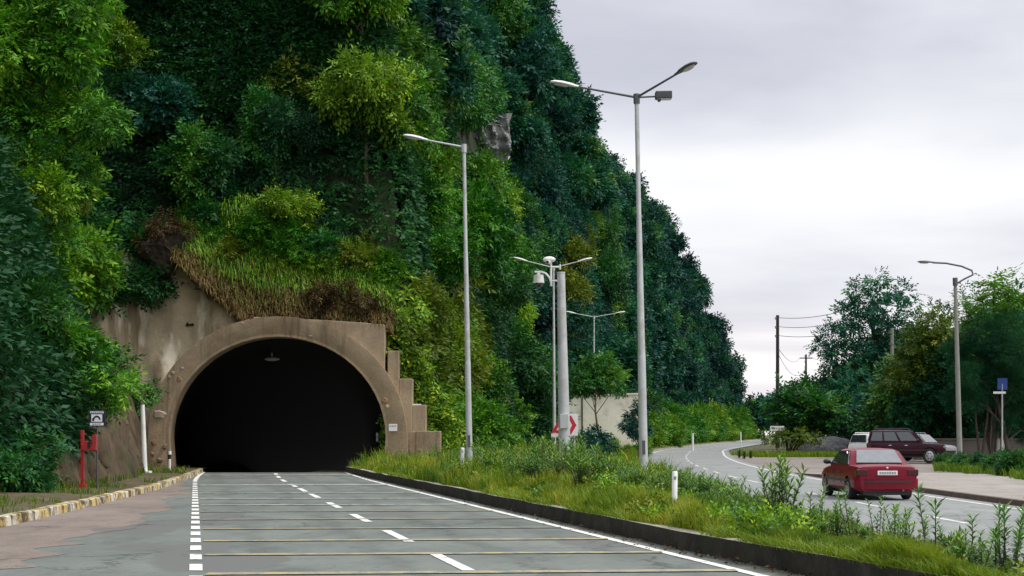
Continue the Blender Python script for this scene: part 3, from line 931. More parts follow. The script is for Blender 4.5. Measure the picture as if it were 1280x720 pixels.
# brown rock wall behind the left pavement
def rock_wall():
    us = np.linspace(44.8, 78.6, 130); zs = np.linspace(-.2, 1.0, 22)
    Y, Z = np.meshgrid(us, zs)
    Z = np.where(Z < 0, Z, Z * np.interp(Y, [30, 50, 64, 79], [1.3, 1.7, 2.2, 3.6]) * (.85 + .35 * vnoise(Y * .6, Y * 0, 5)))
    X = leftfoot(Y) + .1 - Z * .22 + (fbm(Y * .3, Z * .3, 4, 51) - .5) * .6 - .25 - np.clip(.06 - np.abs(fbm(Y * .7 + Z * .5, Z * .2, 3, 58) - .5), 0, 1) * 3.0 + (fbm(Y * 1.5, Z * 1.4, 3, 55) - .5) * .3
    o = grid_mesh('rock_wall', np.stack([X, Y, Z], -1), 'rockwall', smooth=True)
    sm = o.modifiers.new('thick', 'SOLIDIFY'); sm.thickness = .6; sm.offset = 1
    tag(o, 'low brown rock face behind the left pavement', 'rock face')
rock_wall()

# grey rock outcrop high on the hill
h0 = hit(592, 165)
OUT = Vector(h0)
def outcrop(c, label, w, h, seed, mat='rock', soft=False):
    us = np.linspace(-1, 1, 30); vs = np.linspace(-1, 1, 26)
    U, V = np.meshgrid(us, vs)
    X = U * w; Z = V * h + U * -.25 * h
    rr = np.sqrt(U ** 2 + V ** 2)
    Y = -1.8 * np.clip(1.05 - rr, -1.2, 1) + (fbm(U * 3 + seed, V * 3, 4, seed) - .5) * 2.6 + np.abs(((U * 2.2 + V * 1.1) % 1) - .5) * 1.2
    if soft: Y = -1.2 * np.clip(1.05 - rr, -1.5, 1) + (fbm(U * 2.5 + seed, V * 1.2, 4, seed) - .5) * 1.6
    o = grid_mesh('rock_outcrop', np.stack([X, Y, Z], -1), mat, smooth=soft)
    o.location = c
    o.rotation_euler = (0, 0, math.radians(25))
    sm = o.modifiers.new('thick', 'SOLIDIFY'); sm.thickness = 1.0; sm.offset = -1
    tag(o, label, 'rock')
SOILP = Vector(hit(604, 450))
outcrop((OUT.x + .6, OUT.y - .6, OUT.z + .2), 'bare grey rock outcrop among the trees high on the hill', 3.3, 2.5, 61)


# ------------------------------------------------------------------ street lamps
def luminaire(parent, p, d, mat, lens, L=.95):
    """head whose neck is at p and that points along d"""
    d = Vector(d).normalized()
    side = d.cross(Vector((0, 0, 1))).normalized(); up = side.cross(d).normalized()
    secs = [(0, .05, .05, 0), (.12, .06, .06, 0), (.28, .13, .075, .01), (.6, .17, .085, .015), (.85, .15, .07, .01), (.97, .09, .045, 0), (1.0, .02, .015, 0)]
    mb = MB(); nn = 14; P0 = Vector(p)
    for (t, w, h, u) in secs:
        for k in range(nn):
            a = 2 * PI * k / nn
            z = math.sin(a) * h * (1.0 if math.sin(a) > 0 else .45)
            q = P0 + d * (t * L) + side * (math.cos(a) * w) + up * (z + u)
            mb.v.append(tuple(q))
    for s in range(len(secs) - 1):
        for k in range(nn):
            a = s * nn + k; b = s * nn + (k + 1) % nn
            mb.f.append((a, b, b + nn, a + nn)); mb.m.append(0)
    mb.f.append(tuple(range(nn))); mb.m.append(0)
    h = build('lamp_head', mb, mat, parent, smooth=True)
    mb = MB()
    c = P0 + d * (.62 * L) - up * .028
    i = len(mb.v)
    top = []; bot = []
    for k in range(14):
        a = 2 * PI * k / 14
        q = c + d * (math.cos(a) * .28 * L) + side * (math.sin(a) * .12)
        top.append(tuple(q)); bot.append(tuple(c + (q - c) * .8 - up * .045))
    for k in range(14):
        j = (k + 1) % 14
        mb.quad(top[k], top[j], bot[j], bot[k])
    mb.poly(bot)
    build('lens', mb, lens, h, smooth=True)

def lamp_post(label, base, H, lean, arms, r0=.13, r1=.065, mat='galv', head='lamp_white', group='street lamps along the two roads', armr=.04, dark_arms=False):
    t = thing('street_lamp', label, 'street lamp', base, (0, lean, 0), group)
    mb = MB(); mb.tube([(0, 0, -.3), (0, 0, H * .33), (0, 0, H * .34), (0, 0, H * .67), (0, 0, H * .68), (0, 0, H)], [r0, r0 * .86, r0 * .8, r1 * 1.25, r1 * 1.12, r1], 14)
    build('pole', mb, mat, t, smooth=True)
    mb = MB(); mb.box(-.2, .2, -.2, .2, -.02, .02); mb.tube([(0, 0, .02), (0, 0, .12)], r0 * 1.25, 12)
    build('base_plate', mb, mat, t)
    mb = MB(); mb.box(-.05, .05, -r0 - .015, -r0 + .03, .9, 1.35)
    build('access_door', mb, 'galv_dark', t)
    mb = MB(); mb.tube([(0, 0, H - .25), (0, 0, H + .06)], r1 * 1.5, 12)
    build('collar', mb, mat if not dark_arms else 'galv_dark', t)
    for (dx, dy, rise, hm) in arms:
        v = Vector((dx, dy, rise)); L = v.length; d = v.normalized()
        e = Vector((0, 0, H - .05)) + d * (L - .85)
        mb = MB(); mb.tube([(0, 0, H - .05), e], [armr, armr * .8], 10)
        ar = build('arm', mb, 'galv_dark' if dark_arms else mat, t, smooth=True)
        luminaire(t, e - d * .06, d, hm, 'lens')
    return t
# base on the verge
def vz(X, Y): return float(med_z(np.array([X]), np.array([Y]))[0])
xA, yA = P(587, 60)[0], 60
lamp_post('tall pale single-arm lamp post at the tunnel end of the verge, its arm pointing left', (xA, yA, vz(xA, yA)), 12.2, math.radians(-1.0), [(-2.25, .15, .5, 'lamp_white')])
xB, yB = P(805, 52)[0], 52
tB = lamp_post('tallest lamp post, carrying two spread arms and a small floodlight against the sky', (xB, yB, vz(xB, yB)), 12.55, math.radians(-1.1),
               [(-2.75, .3, .62, 'lamp_white'), (1.70, -2.0, .62, 'lamp_dark')], r0=.15, r1=.07, dark_arms=True)
mb = MB(); mb.tube([(0, 0, 12.5), (.66, -.1, 12.5)], .03, 8); build('bracket', mb, 'galv_dark', tB)
mb = MB(); mb.box(.6, 1.14, -.22, .12, 12.42, 12.66); mb.box(.68, .78, -.2, .05, 12.34, 12.43)
fl = build('floodlight', mb, 'lamp_dark', tB, bevel=.03)
mb = MB(); mb.box(.66, 1.10, -.20, .10, 12.405, 12.416); build('lens', mb, 'lens', fl)
xC, yC = P(693, 102)[0], 102
lamp_post('slim double-arm lamp post just left of the thick camera pole', (xC, yC, vz(xC, yC)), 12.0, math.radians(-.3), [(-2.55, .1, .66, 'lamp_white'), (2.45, .1, .6, 'lamp_white')], r0=.12)
xD, yD = P(742.5, 150)[0], 150
lamp_post('farthest double-arm lamp post, rising behind the small roadside tree', (xD, yD, vz(xD, yD)), 12.2, 0, [(-2.6, .1, .5, 'lamp_white'), (2.9, .1, .5, 'lamp_white')], r0=.12)
# old concrete lamp on the right
xE, yE = P(1200, 94)[0], 94
tE = thing('street_lamp', 'old concrete lamp post on the right with a curved arm bent back over the road', 'street lamp', (xE, yE, .14), (0, math.radians(-1.5), 0), 'street lamps along the two roads')
mb = MB(); mb.tube([(0, 0, -.3), (0, 0, 5.2), (0, 0, 10.75)], [.17, .14, .10], 12); build('pole', mb, 'conc_pole', tE, smooth=True)
mb = MB(); mb.tube([(0, 0, 10.55), (.5, 0, 10.85), (1.05, 0, 11.1), (1.0, 0, 11.35), (.4, 0, 11.62), (-.5, 0, 11.82), (-1.3, 0, 11.88)], .055, 10)
build('arm', mb, 'galv_dark', tE, smooth=True)
mb = MB(); mb.tube([(0, 0, 10.5), (0, 0, 10.95)], .15, 12); build('collar', mb, 'galv_dark', tE)
luminaire(tE, (-1.2, 0, 11.88), (-1, 0, .06), 'lamp_dark', 'lens', L=1.0)

# camera pole
xc, yc = P(706.5, 50)[0], 50
cp = thing('camera_pole', 'thick pale pole with surveillance cameras on its top', 'camera pole', (xc, yc, vz(xc, yc)), (0, math.radians(-1.2), 0))
mb = MB(); mb.tube([(0, 0, -.2), (0, 0, 1.2), (0, 0, 6.35)], [.20, .185, .125], 18); build('pole', mb, 'galv', cp, smooth=True)
mb = MB(); mb.tube([(0, 0, 6.35), (0, 0, 6.39)], .135, 16); build('pole_cap', mb, 'galv', cp)
mb = MB(); mb.tube([(-.1, -.02, 6.12), (-.32, -.02, 6.12)], .03, 8); mb.tube([(-.31, -.02, 5.95), (-.31, -.02, 6.82)], .035, 10); mb.tube([(-.3, -.02, 6.55), (-.02, -.02, 6.55)], .03, 8); mb.box(-.04, 0.0, -.06, .02, 6.47, 6.63)
build('mast', mb, 'white_paint', cp, smooth=True)
mb = MB(); mb.tube([(-.31, -.02, 6.05), (-.36, -.02, 6.22), (-.48, -.02, 6.36), (-.62, -.02, 6.41), (-.82, -.02, 6.41)], .032, 10); build('camera_arm', mb, 'white_paint', cp, smooth=True)
mb = MB(); mb.tube([(-.70, -.02, 6.42), (-.70, -.02, 6.32), (-.70, -.02, 6.31), (-.70, -.02, 6.06)], [.05, .06, .15, .175], 18)
dc = build('dome_camera', mb, 'white_paint', cp, smooth=True)
mb = MB(); mb.ellipsoid((-.70, -.02, 6.06), (.14, .14, .14), 16, 10); build('dome', mb, 'glass', dc, smooth=True)
mb = MB(); mb.ellipsoid((-.36, -.05, 6.78), (.20, .12, .10), 14, 9); mb.tube([(-.36, -.05, 6.7), (-.42, -.25, 6.68)], [.07, .06], 10)
bc = build('bullet_camera', mb, 'white_paint', cp, smooth=True)
mb = MB(); mb.tube([(-.422, -.252, 6.68), (-.426, -.262, 6.679)], .045, 10); build('lens', mb, 'glass', bc)
mb = MB(); mb.box(-.13, .13, -.24, -.16, 1.5, 1.95); build('junction_box', mb, 'galv', cp, bevel=.01)

# traffic signs behind the camera pole
def post_sign(name, label, cat, x, y, posts, z1):
    g = vz(x, y)
    t = thing(name, label, cat, (x, y, g))
    for px in posts:
        mb = MB(); mb.tube([(px, .04, -.2), (px, .04, z1 - g)], .03, 8); build('post', mb, 'galv', t, smooth=True)
    return t, g
xs_, ys_ = P(711, 56)[0], 56
t, g = post_sign('chevron_sign', 'white board with a red arrow chevron standing behind the camera pole', 'road sign', xs_, ys_, (.12, .2), 2.6)
z0, z1 = 1.76 - g, 2.52 - g
mb = MB(); mb.box(-.32, .32, 0, .02, z0, z1); build('board', mb, 'sign_white', t, bevel=.006)
mb = MB()
zm = (z0 + z1) / 2; hh = (z1 - z0) / 2 - .05
ch = [(-.05, zm + hh), (.08, zm + hh), (.27, zm), (.08, zm - hh), (-.05, zm - hh), (.12, zm)]
mb.prism(ch[:3] + [ch[5]], -.008, -.001); mb.prism([ch[5], ch[2], ch[3], ch[4]], -.008, -.001)
build('chevron', mb, 'sign_red', t)
xs2 = P(704, 56.6)[0]
t, g = post_sign('warning_sign', 'red-bordered white triangle sign mostly hidden by the camera pole', 'road sign', xs2, 56.6, (-.05,), 2.3)
zb = 1.87 - g
mb = MB(); mb.prism([(-.42, zb), (.42, zb), (0, zb + .73)], 0, .015); build('plate', mb, 'sign_red', t)
mb = MB(); mb.prism([(-.24, zb + .09), (.24, zb + .09), (0, zb + .50)], -.006, -.001); build('symbol_field', mb, 'sign_white', t)
mb = MB(); mb.box(-.42, .42, 0, .015, zb - .16, zb - .02); build('supplement_plate', mb, 'sign_white', t)

# white delineator posts
def delineator(label, x, y, z, h=.75, r=.045, group='white marker posts along the verge', tilt=0.0, red=False):
    t = thing('marker_post', label, 'marker post', (x, y, z), (0, tilt, 0), group)
    mb = MB(); mb.tube([(0, 0, -.15), (0, 0, h - .02), (0, 0, h)], [r, r, r * .7], 10); build('post', mb, 'white_paint', t, smooth=True)
    mb = MB(); mb.box(-r * .45, r * .45, -r - .006, -r + .01, h - .15, h - .09); build('reflector', mb, 'sign_grey', t)
    return t
for (px, py, Yp, h, lb, ti) in [(843, 640, 29.0, .66, 'white marker post nearest the camera, low in the grass by the median kerb', 0.01),
                            (577, 600, 51.0, .95, 'white marker post left of the camera pole, beside the single-arm lamp', .03)]:
    x = P(px, Yp)[0]
    delineator(lb, x, Yp, max(.2, CAMH + (HOR - py) * Yp / FPX) , h + .08, .052 if px > 800 else .065, tilt=ti)
for (px, Yp, lb) in [(866, 150, 'thin marker post far off in the bushes on the left of the bend'), (926, 236, 'small white marker post on the outside of the far bend')]:
    x = P(px, Yp)[0]; z = float(zg(Yp)) + .1
    delineator(lb, x, Yp, z, 1.6, .10)
t = thing('marker_post', 'short black and white marker post at the left foot of the arch', 'marker post', (P(212, 73)[0], 73, .17))
mb = MB(); mb.tube([(0, 0, -.1), (0, 0, .95)], .075, 10); build('post', mb, 'black_plastic', t, smooth=True)
mb = MB(); mb.tube([(0, 0, .76), (0, 0, .93)], .084, 10); mb.tube([(0.0, -.012, .05), (0.0, -.012, .55)], .07, 10); build('white_band', mb, 'sign_white', t, smooth=True)

# white leaning pole at the left of the arch
xw, yw = P(181, 66.5)[0], 66.5
t = thing('white_pole', 'leaning white painted pole on a flat foot left of the arch', 'pole', (xw, yw, .22), (0, math.radians(-2.0), 0))
mb = MB(); mb.tube([(0, 0, 0), (0, 0, 2.85)], [.115, .09], 14); build('shaft', mb, 'white_paint', t, smooth=True)
mb = MB(); mb.box(-.38, .26, -.22, .22, -.1, .09); build('foot', mb, 'white_paint', t, bevel=.02)

# red fire point with sign board
xr, yr = P(103, 46)[0], 46
t = thing('fire_point', 'red post carrying a small red cabinet beside the rock face', 'fire point', (xr, yr, .3), scale=(.62, .62, .75))
mb = MB(); mb.box(-.075, .075, -.05, .05, -.1, 2.15); mb.box(-.17, .2, -.08, .08, -.05, .08); build('post', mb, 'red_paint', t, bevel=.01)
mb = MB(); mb.box(-.03, .66, -.16, .06, 1.38, 1.60); mb.box(.50, .68, -.16, .06, 1.60, 1.98); mb.box(.1, .5, -.05, .05, 1.60, 1.72); cbn = build('cabinet', mb, 'red_paint', t, bevel=.012)
mb = MB(); mb.box(.28, .42, -.175, -.155, 1.45, 1.70); mb.tube([(.34, -.17, 1.66), (.44, -.19, 1.78), (.50, -.17, 1.62)], .02, 6); build('hose', mb, 'black_plastic', cbn)
xg, yg = P(121, 47)[0], 47
t = thing('tunnel_sign', 'square black board with white tunnel pictogram above the red cabinet', 'sign', (xg, yg, .3))
zc_ = CAMH + (HOR - 523) * yg / FPX - .3
mb = MB(); mb.tube([(0, .05, -.1), (0, .05, zc_ + .2)], .03, 8); build('post', mb, 'galv_dark', t)
mb = MB(); mb.box(-.25, .25, 0, .03, zc_ - 0.2356, zc_ + 0.2356); build('board', mb, 'sign_black', t, bevel=.01)
mb = MB(); mb.box(-.2, .2, -.006, -.001, zc_ + 0.1520, zc_ + 0.2052); build('text_strip', mb, 'sign_white', t)
mb = MB(); mb.box(-.2, .2, -.006, -.001, zc_ - 0.2052, zc_ - 0.1292); build('text_strip', mb, 'sign_white', t)
mb = MB(); mb.box(-.16, .16, -.006, -.001, zc_ - 0.0988, zc_ + 0.1216); pc = build('pictogram_field', mb, 'sign_white', t)
mb = MB()
ap = [(-.15 + .13 * 0, zc_ - 0.0456)]
arcp = [(.0 + .12 * math.cos(a), zc_ - 0.0608 + .145 * math.sin(a)) for a in np.linspace(.15, PI - .1, 12)]
arci = [(.0 + .075 * math.cos(a), zc_ - 0.0608 + .09 * math.sin(a)) for a in np.linspace(.15, PI - .1, 12)]
for k in range(11):
    mb.quad((arcp[k][0], -.009, arcp[k][1]), (arcp[k + 1][0], -.009, arcp[k + 1][1]), (arci[k + 1][0], -.009, arci[k + 1][1]), (arci[k][0], -.009, arci[k][1]))
mb.box(-.13, -.075, -.011, -.007, zc_ - 0.0760, zc_ + 0.0152)
build('tunnel_symbol', mb, 'sign_black', pc)
mb = MB()
for k in range(6): mb.box(-.175 + k * .062, -.135 + k * .062, -.009, -.0065, zc_ + 0.1634, zc_ + 0.1938)
for k in range(4): mb.box(-.125 + k * .065, -.08 + k * .065, -.009, -.0065, zc_ - 0.1862, zc_ - 0.1482)
build('lettering', mb, 'sign_grey', t)

# cream wall behind the small tree
t = thing('cream_building', 'low cream concrete building half hidden behind the small roadside tree', 'building', (0, 0, 0))
yw0 = 142
xa, _, za = P(689, yw0, 497); xb, _, zb_ = P(806, yw0, 493)
mb = MB(); mb.prism([(xa, .2), (xb, .2), (xb, zb_), (xa, za)], yw0, yw0 + 5); build('wall', mb, 'cream', t, bevel=.03)
mb = MB(); mb.prism([(xa - .15, za + .01), (xb + .15, zb_ + .01), (xb + .15, zb_ + .16), (xa - .15, za + .16)], yw0 - .15, yw0 + 5.1); build('coping', mb, 'cream', t)
mb = MB(); mb.box(xa + .3, xa + 1.2, yw0 - .02, yw0 + .1, .4, 2.7); build('door', mb, 'sign_grey', t)
mb = MB(); mb.tube([(xa + 2.75, yw0 - .1, .4), (xa + 2.75, yw0 - .1, za)], .07, 8); build('drainpipe', mb, 'wall_dim', t)

# utility poles and wires
def utility(label, px, Y, ptop, mat='wood_pole', r=.17, arms=0, pbase=None):
    x, _, zt = P(px, Y, ptop)
    zb0 = float(zg(Y))
    t = thing('utility_pole', label, 'utility pole', (x, Y, zb0), group='utility poles on the right')
    mb = MB(); mb.tube([(0, 0, -.3), (0, 0, zt - zb0)], [r, r * .72], 10); build('pole', mb, mat, t, smooth=True)
    for k in range(3):
        zz = zt - zb0 - .5 - k * 1.0
        mb = MB(); mb.tube([(-.02, -.1, zz), (-.28, -.1, zz + .05), (-.28, -.1, zz + .25)], .05, 6)
        build('insulator_bracket', mb, 'galv_dark', t)
    if arms:
        mb = MB(); mb.box(-arms, arms, -.16, -.04, zt - zb0 - .8, zt - zb0 - .6); build('crossarm', mb, mat, t)
    return Vector((x, Y, zt))
U1 = utility('tall bare dark utility pole standing clear against the sky at the bend', 972, 180, 394, r=.24)
U2 = utility('distant dark utility pole with a crossarm right of the tallest one', 1007.5, 300, 443, r=.25, arms=1.2)
U3 = utility('pale concrete utility pole rising between the right-hand trees', 1115, 140, 410, mat='conc_pole', r=.2)
def wire(a, b, sag, label):
    mb = MB(); pts = []
    for k in range(15):
        s = k / 14; p = a.lerp(b, s); p.z -= sag * 4 * s * (1 - s); pts.append(p)
    mb.tube(pts, .03, 5)
    o = build('overhead_wire', mb, 'wire', None)
    tag(o, label, 'wire', 'overhead wires')
for k, (pyb, lb) in enumerate([(404, 'highest thin wire running right from the tall utility pole'), (413, 'second wire below the highest one on the tall utility pole'), (421, 'lowest wire running right from the tall utility pole')]):
    wire(U1 + Vector((-.28, -.1, -.5 - k * 1.0 + .25)), Vector((*P(1075, 150), U1.z - 1.4 - k * 1.0)), .5, lb)
wire(U1 + Vector((0, 0, -3.6)), U2 + Vector((-1.1, 0, -.6)), 1.2, 'sagging wire from the tall utility pole to the crossarm of the next')
wire(U1 + Vector((0, 0, -4.2)), U2 + Vector((0, 0, -2.2)), 2.2, 'slack wire hanging lowest between the two dark utility poles')
wire(U2 + Vector((1.1, 0, -.6)), Vector((*P(1070, 190), U2.z - 5.5)), .8, 'wire from the crossarm into the dark trees')

# small white sign at the nose of the bush
x, y_ = P(971.5, 126)
t = thing('direction_sign', 'small white sign plate on a post beside the bushes at the bend', 'road sign', (x, y_, float(zg(y_))))
mb = MB(); mb.tube([(0, .05, 0), (0, .05, 2.6)], .04, 8); build('post', mb, 'galv_dark', t)
zc_ = CAMH + (HOR - 535.5) * y_ / FPX - float(zg(y_))
mb = MB(); mb.box(-.56, .56, 0, .03, zc_ - .19, zc_ + .19); build('plate', mb, 'sign_white', t)
mb = MB()
for k in range(5): mb.box(-.45 + k * .18, -.33 + k * .18, -.006, -.001, zc_ - .07, zc_ + .07)
build('lettering', mb, 'sign_grey', t)

# ------------------------------------------------------------------ cars
def loft(stations, sym=True):
    """stations: list of (x, [(y,z)...] half section from the bottom centre to the top centre)"""
    mb = MB(); n = len(stations[0][1]); full = 2 * n - 2
    for (x, sec) in stations:
        ring_ = [(x, p[0], p[1]) for p in sec] + [(x, -p[0], p[1]) for p in reversed(sec[1:-1])]
        mb.v += ring_
    for s in range(len(stations) - 1):
        for k in range(full):
            a = s * full + k; b = s * full + (k + 1) % full
            mb.f.append((a, b, b + full, a + full)); mb.m.append(0)
    mb.f.append(tuple(reversed(range(full)))); mb.m.append(0)
    e = (len(stations) - 1) * full
    mb.f.append(tuple(e + k for k in range(full))); mb.m.append(0)
    return mb

def boolean_cut(o, cutters):
    for c in cutters:
        m = o.modifiers.new('cut', 'BOOLEAN'); m.operation = 'DIFFERENCE'; m.object = c; m.solver = 'EXACT'
    dg = bpy.context.evaluated_depsgraph_get(); dg.update()
    me = bpy.data.meshes.new_from_object(o.evaluated_get(dg))
    o.modifiers.clear()
    old = o.data; o.data = me; me.name = old.name
    for c in cutters:
        bpy.data.objects.remove(c, do_unlink=True)

def make_car(name, label, loc, yaw, prm, paint, group=None, cat='car'):
    """x forward, y left, z up; prm: dict of outline numbers"""
    t = thing(name, label, cat, loc, (0, 0, yaw), group)
    L2, W = prm['L'] / 2, prm['W'] / 2
    zb = prm['zb']; belt = prm['belt']
    st = []
    for (fx, fw, ztop) in prm['body']:
        x = fx * L2; w = fw * W
        st.append((x, [(0, zb), (w * .86, zb), (w * .97, zb + .10), (w, zb + .28), (w * 1.0, (belt + zb) / 2 + .08), (w * .985, ztop - .14), (w * .94, ztop - .035), (w * .84, ztop), (w * .4, ztop + .018), (0, ztop + .022)]))
    mb = loft(st)
    body = build('body', mb, paint, t, smooth=False)
    cut = []
    for wx in prm['wheels']:
        for s in (1, -1):
            c = MB(); c.tube([(wx, s * (W - .26), prm['wr'] + .005), (wx, s * (W + .2), prm['wr'] + .005)], prm['wr'] * 1.13, 28)
            co = build('cutter', c, paint, t); cut.append(co)
    bpy.context.view_layer.update()
    boolean_cut(body, cut)
    body.data.polygons.foreach_set('use_smooth', [True] * len(body.data.polygons))
    body.data.set_sharp_from_angle(angle=math.radians(32))
    # cabin
    c = prm['cab']           # (x0b, x1b, x0t, x1t, ztop, wb, wt)
    x0b, x1b, x0t, x1t, zt, wb, wt = c
    def ringat(s, extra=0):
        return (x0b + (x0t - x0b) * s - 0, x1b + (x1t - x1b) * s, wb + (wt - wb) * s)
    mb = MB(); levels = [(0, belt - .06), (.0, belt), (.5, belt + (zt - belt) * .5), (.9, belt + (zt - belt) * .9), (1.0, zt - .02)]
    rings = []
    for (s, z) in levels:
        a, b, w = ringat(s)
        bulge = .03 * math.sin(min(1, s) * PI)
        w += bulge
        r = []
        for (xx, yy) in [(a, -w * .88), (a + .10, -w), ((a + b) / 2, -w - .012), (b - .12, -w), (b, -w * .86), (b + .05, 0), (b, w * .86), (b - .12, w), ((a + b) / 2, w + .012), (a + .10, w), (a, w * .88), (a - .045, 0)]:
            r.append((xx, yy, z))
        rings.append(r)
    a, b, w = ringat(1.0)
    rings.append([(p[0] * .88 + (a + b) / 2 * .12, p[1] * .86, zt + .015) for p in rings[-1]])
    rings.append([(p[0] * .45 + (a + b) / 2 * .55, p[1] * .45, zt + .04) for p in rings[-1]])
    for r in rings: mb.v += r
    n = 12
    for k in range(len(rings) - 1):
        for j in range(n):
            q = k * n + j; w_ = k * n + (j + 1) % n
            mb.f.append((q, w_, w_ + n, q + n)); mb.m.append(0)
    e = (len(rings) - 1) * n
    mb.f.append(tuple(e + j for j in range(n))); mb.m.append(0)
    cabin = build('roof', mb, paint, t, smooth=True)
    # panes: quads laid 6 mm proud of the cabin faces
    def pane(nm, q, off, mat='glass'):
        q = [Vector(p) for p in q]
        nrm = (q[1] - q[0]).cross(q[3] - q[0]).normalized()
        ctr = sum(q, Vector()) / 4
        if nrm.dot(ctr - Vector(((x0b + x1b) / 2, 0, ctr.z))) < 0: nrm = -nrm
        mb = MB()
        f = [p + nrm * off for p in q]; k = [p - nrm * .02 for p in q]
        mb.quad(*f)
        for i in range(4): mb.quad(f[i], f[(i + 1) % 4], k[(i + 1) % 4], k[i])
        return build(nm, mb, mat, t)
    def cab_pt(end, s, f):
        a, b, w = ringat(s)
        z = belt + (zt - belt) * s
        return Vector((a if end == 'r' else b, w * f, z))
    ins = .80
    # rear and front panes follow a slight crown: two halves would show; use a gently offset single pane
    for end, nm, mt in (('r', 'rear_window', prm.get('rear_glass', 'glass')), ('f', 'windscreen', prm.get('front_glass', 'glass'))):
        q = [cab_pt(end, .10, -ins), cab_pt(end, .10, ins), cab_pt(end, .88, ins), cab_pt(end, .88, -ins)]
        pane(nm, q, .060, mt)
    for s in (1, -1):
        for (u0, u1) in prm['side_win']:
            q = []
            for (u, sv) in ((u0, .10), (u1, .10), (u1, .86), (u0, .86)):
                a, b, w = ringat(sv)
                a2 = a + .14; b2 = b - .16
                q.append(Vector((a2 + (b2 - a2) * u, s * (w + .03), belt + (zt - belt) * sv)))
            pane('side_window', q, .014)
        # door seams, handle, mirror
        for dx in prm['seams']:
            mb = MB(); mb.box(dx - .006, dx + .006, s * (W * 1.0) - .004, s * (W * 1.0) + .0045, zb + .2, belt - .12)
            build('door_seam', mb, 'black_plastic', t)
        for dx in prm['handles']:
            mb = MB(); mb.box(dx - .09, dx + .09, s * W * .985 - .01, s * W * .985 + .03, belt - .20, belt - .165)
            build('door_handle', mb, prm.get('handle_mat', 'plastic_dark'), t, bevel=.006)
        mb = MB(); mb.ellipsoid((prm['mirror'], s * (wb + .13), belt + .09), (.075, .11, .075), 12, 8); mb.box(prm['mirror'] - .03, prm['mirror'] + .03, min(s * (wb - .05), s * (wb + .1)), max(s * (wb - .05), s * (wb + .1)), belt + .02, belt + .07)
        build('mirror', mb, prm.get('mirror_mat', 'plastic_dark'), t, smooth=True)
        mb = MB(); mb.box(-L2 * .62, L2 * .56, s * W - (.004 if s > 0 else .014), s * W + (.014 if s > 0 else .004), zb + .26, zb + .32)
        build('side_trim', mb, 'plastic_dark', t)
        # lights
        xr = -L2 * prm.get('tail_x', .985)
        tl = prm['tail']       # (y0,y1,z0,z1)
        mb = MB(); mb.box(xr - .035, xr + .25, min(s * tl[0] * W, s * tl[1] * W), max(s * tl[0] * W, s * tl[1] * W), tl[2], tl[3])
        build('tail_light', mb, 'tail_red', t, bevel=.02)
        hl = prm['head']
        mb = MB(); mb.box(L2 * hl[4] - .2, L2 * hl[4] + .015, min(s * hl[0] * W, s * hl[1] * W), max(s * hl[0] * W, s * hl[1] * W), hl[2], hl[3])
        build('headlight', mb, 'head_lens', t, bevel=.02)
        for wx in prm['wheels']:
            y0, y1 = s * (W - .22), s * (W - .02)
            mb = MB(); r = prm['wr']
            mb.tube([(wx, y0, r), (wx, y0 + s * .03, r), (wx, y1 - s * .03, r), (wx, y1, r)], [r * .9, r, r, r * .88], 26)
            wh = build('wheel', mb, 'tyre', t, smooth=True)
            mb = MB(); mb.tube([(wx, y1 + s * .004, r), (wx, y1 + s * .014, r)], [r * .64, r * .58], 22)
            for k in range(6):
                an = k * PI / 3
                mb.tube([(wx + .38 * r * math.cos(an), y1 + s * .016, r + .38 * r * math.sin(an)), (wx + .38 * r * math.cos(an), y1 + s * .02, r + .38 * r * math.sin(an))], r * .1, 8, mi=1)
            build('rim', mb, ['rim', 'black_plastic'], wh, smooth=True)
    # bumpers, plate, underside
    bz0, bz1 = prm['bumper']
    for end in (-1, 1):
        mb = MB(); pts = []
        xo = L2 * .99
        for k in range(11):
            u = -1 + 2 * k / 10
            pts.append((end * (xo + .085 - .20 * abs(u) ** 4.0), u * W * (.985 if end < 0 else .90)))
        for k in range(10):
            (xa_, ya_), (xb_, yb_) = pts[k], pts[k + 1]
            ia, ib = xa_ - end * .22, xb_ - end * .22
            mb.quad((xa_, ya_, bz0), (xb_, yb_, bz0), (xb_, yb_, bz1), (xa_, ya_, bz1))
            mb.quad((xa_, ya_, bz1), (xb_, yb_, bz1), (ib, yb_, bz1 + .02), (ia, ya_, bz1 + .02))
            mb.quad((xa_, ya_, bz0), (xb_, yb_, bz0), (ib, yb_, bz0 - .04), (ia, ya_, bz0 - .04))
        bp = build('rear_bumper' if end < 0 else 'front_bumper', mb, prm.get('bumper_mat', paint), t, smooth=True, merge=True)
        mb = MB()
        for k in range(1, 9):
            (xa_, ya_), (xb_, yb_) = pts[k], pts[k + 1]
            mb.quad((xa_ + end * .008, ya_, bz1 - .10), (xb_ + end * .008, yb_, bz1 - .10), (xb_ + end * .008, yb_, bz1 - .05), (xa_ + end * .008, ya_, bz1 - .05))
        build('bumper_strip', mb, 'plastic_dark', bp)
    pz0 = prm['plate_z']
    px_ = -L2 * prm.get('plate_x', .99)
    mb = MB(); mb.box(px_ - .03, px_ + .03, -.26, .26, pz0 - .06, pz0 + .06); pt = build('number_plate', mb, 'plate', t, bevel=.006)
    mb = MB()
    for k, (w_, gap) in enumerate([(.05, 0), (.05, 0), (.05, .03), (.05, 0), (.05, .03), (.05, 0), (.05, 0)]):
        y0 = .215 - k * .064
        mb.box(px_ - .034, px_ - .029, y0 - w_, y0, pz0 - .035, pz0 + .035)
        mb.box(px_ - .034, px_ - .029, y0 - w_ * .7, y0 - w_ * .3, pz0 - .035, pz0 - .034)
    build('plate_characters', mb, 'sign_grey', pt)
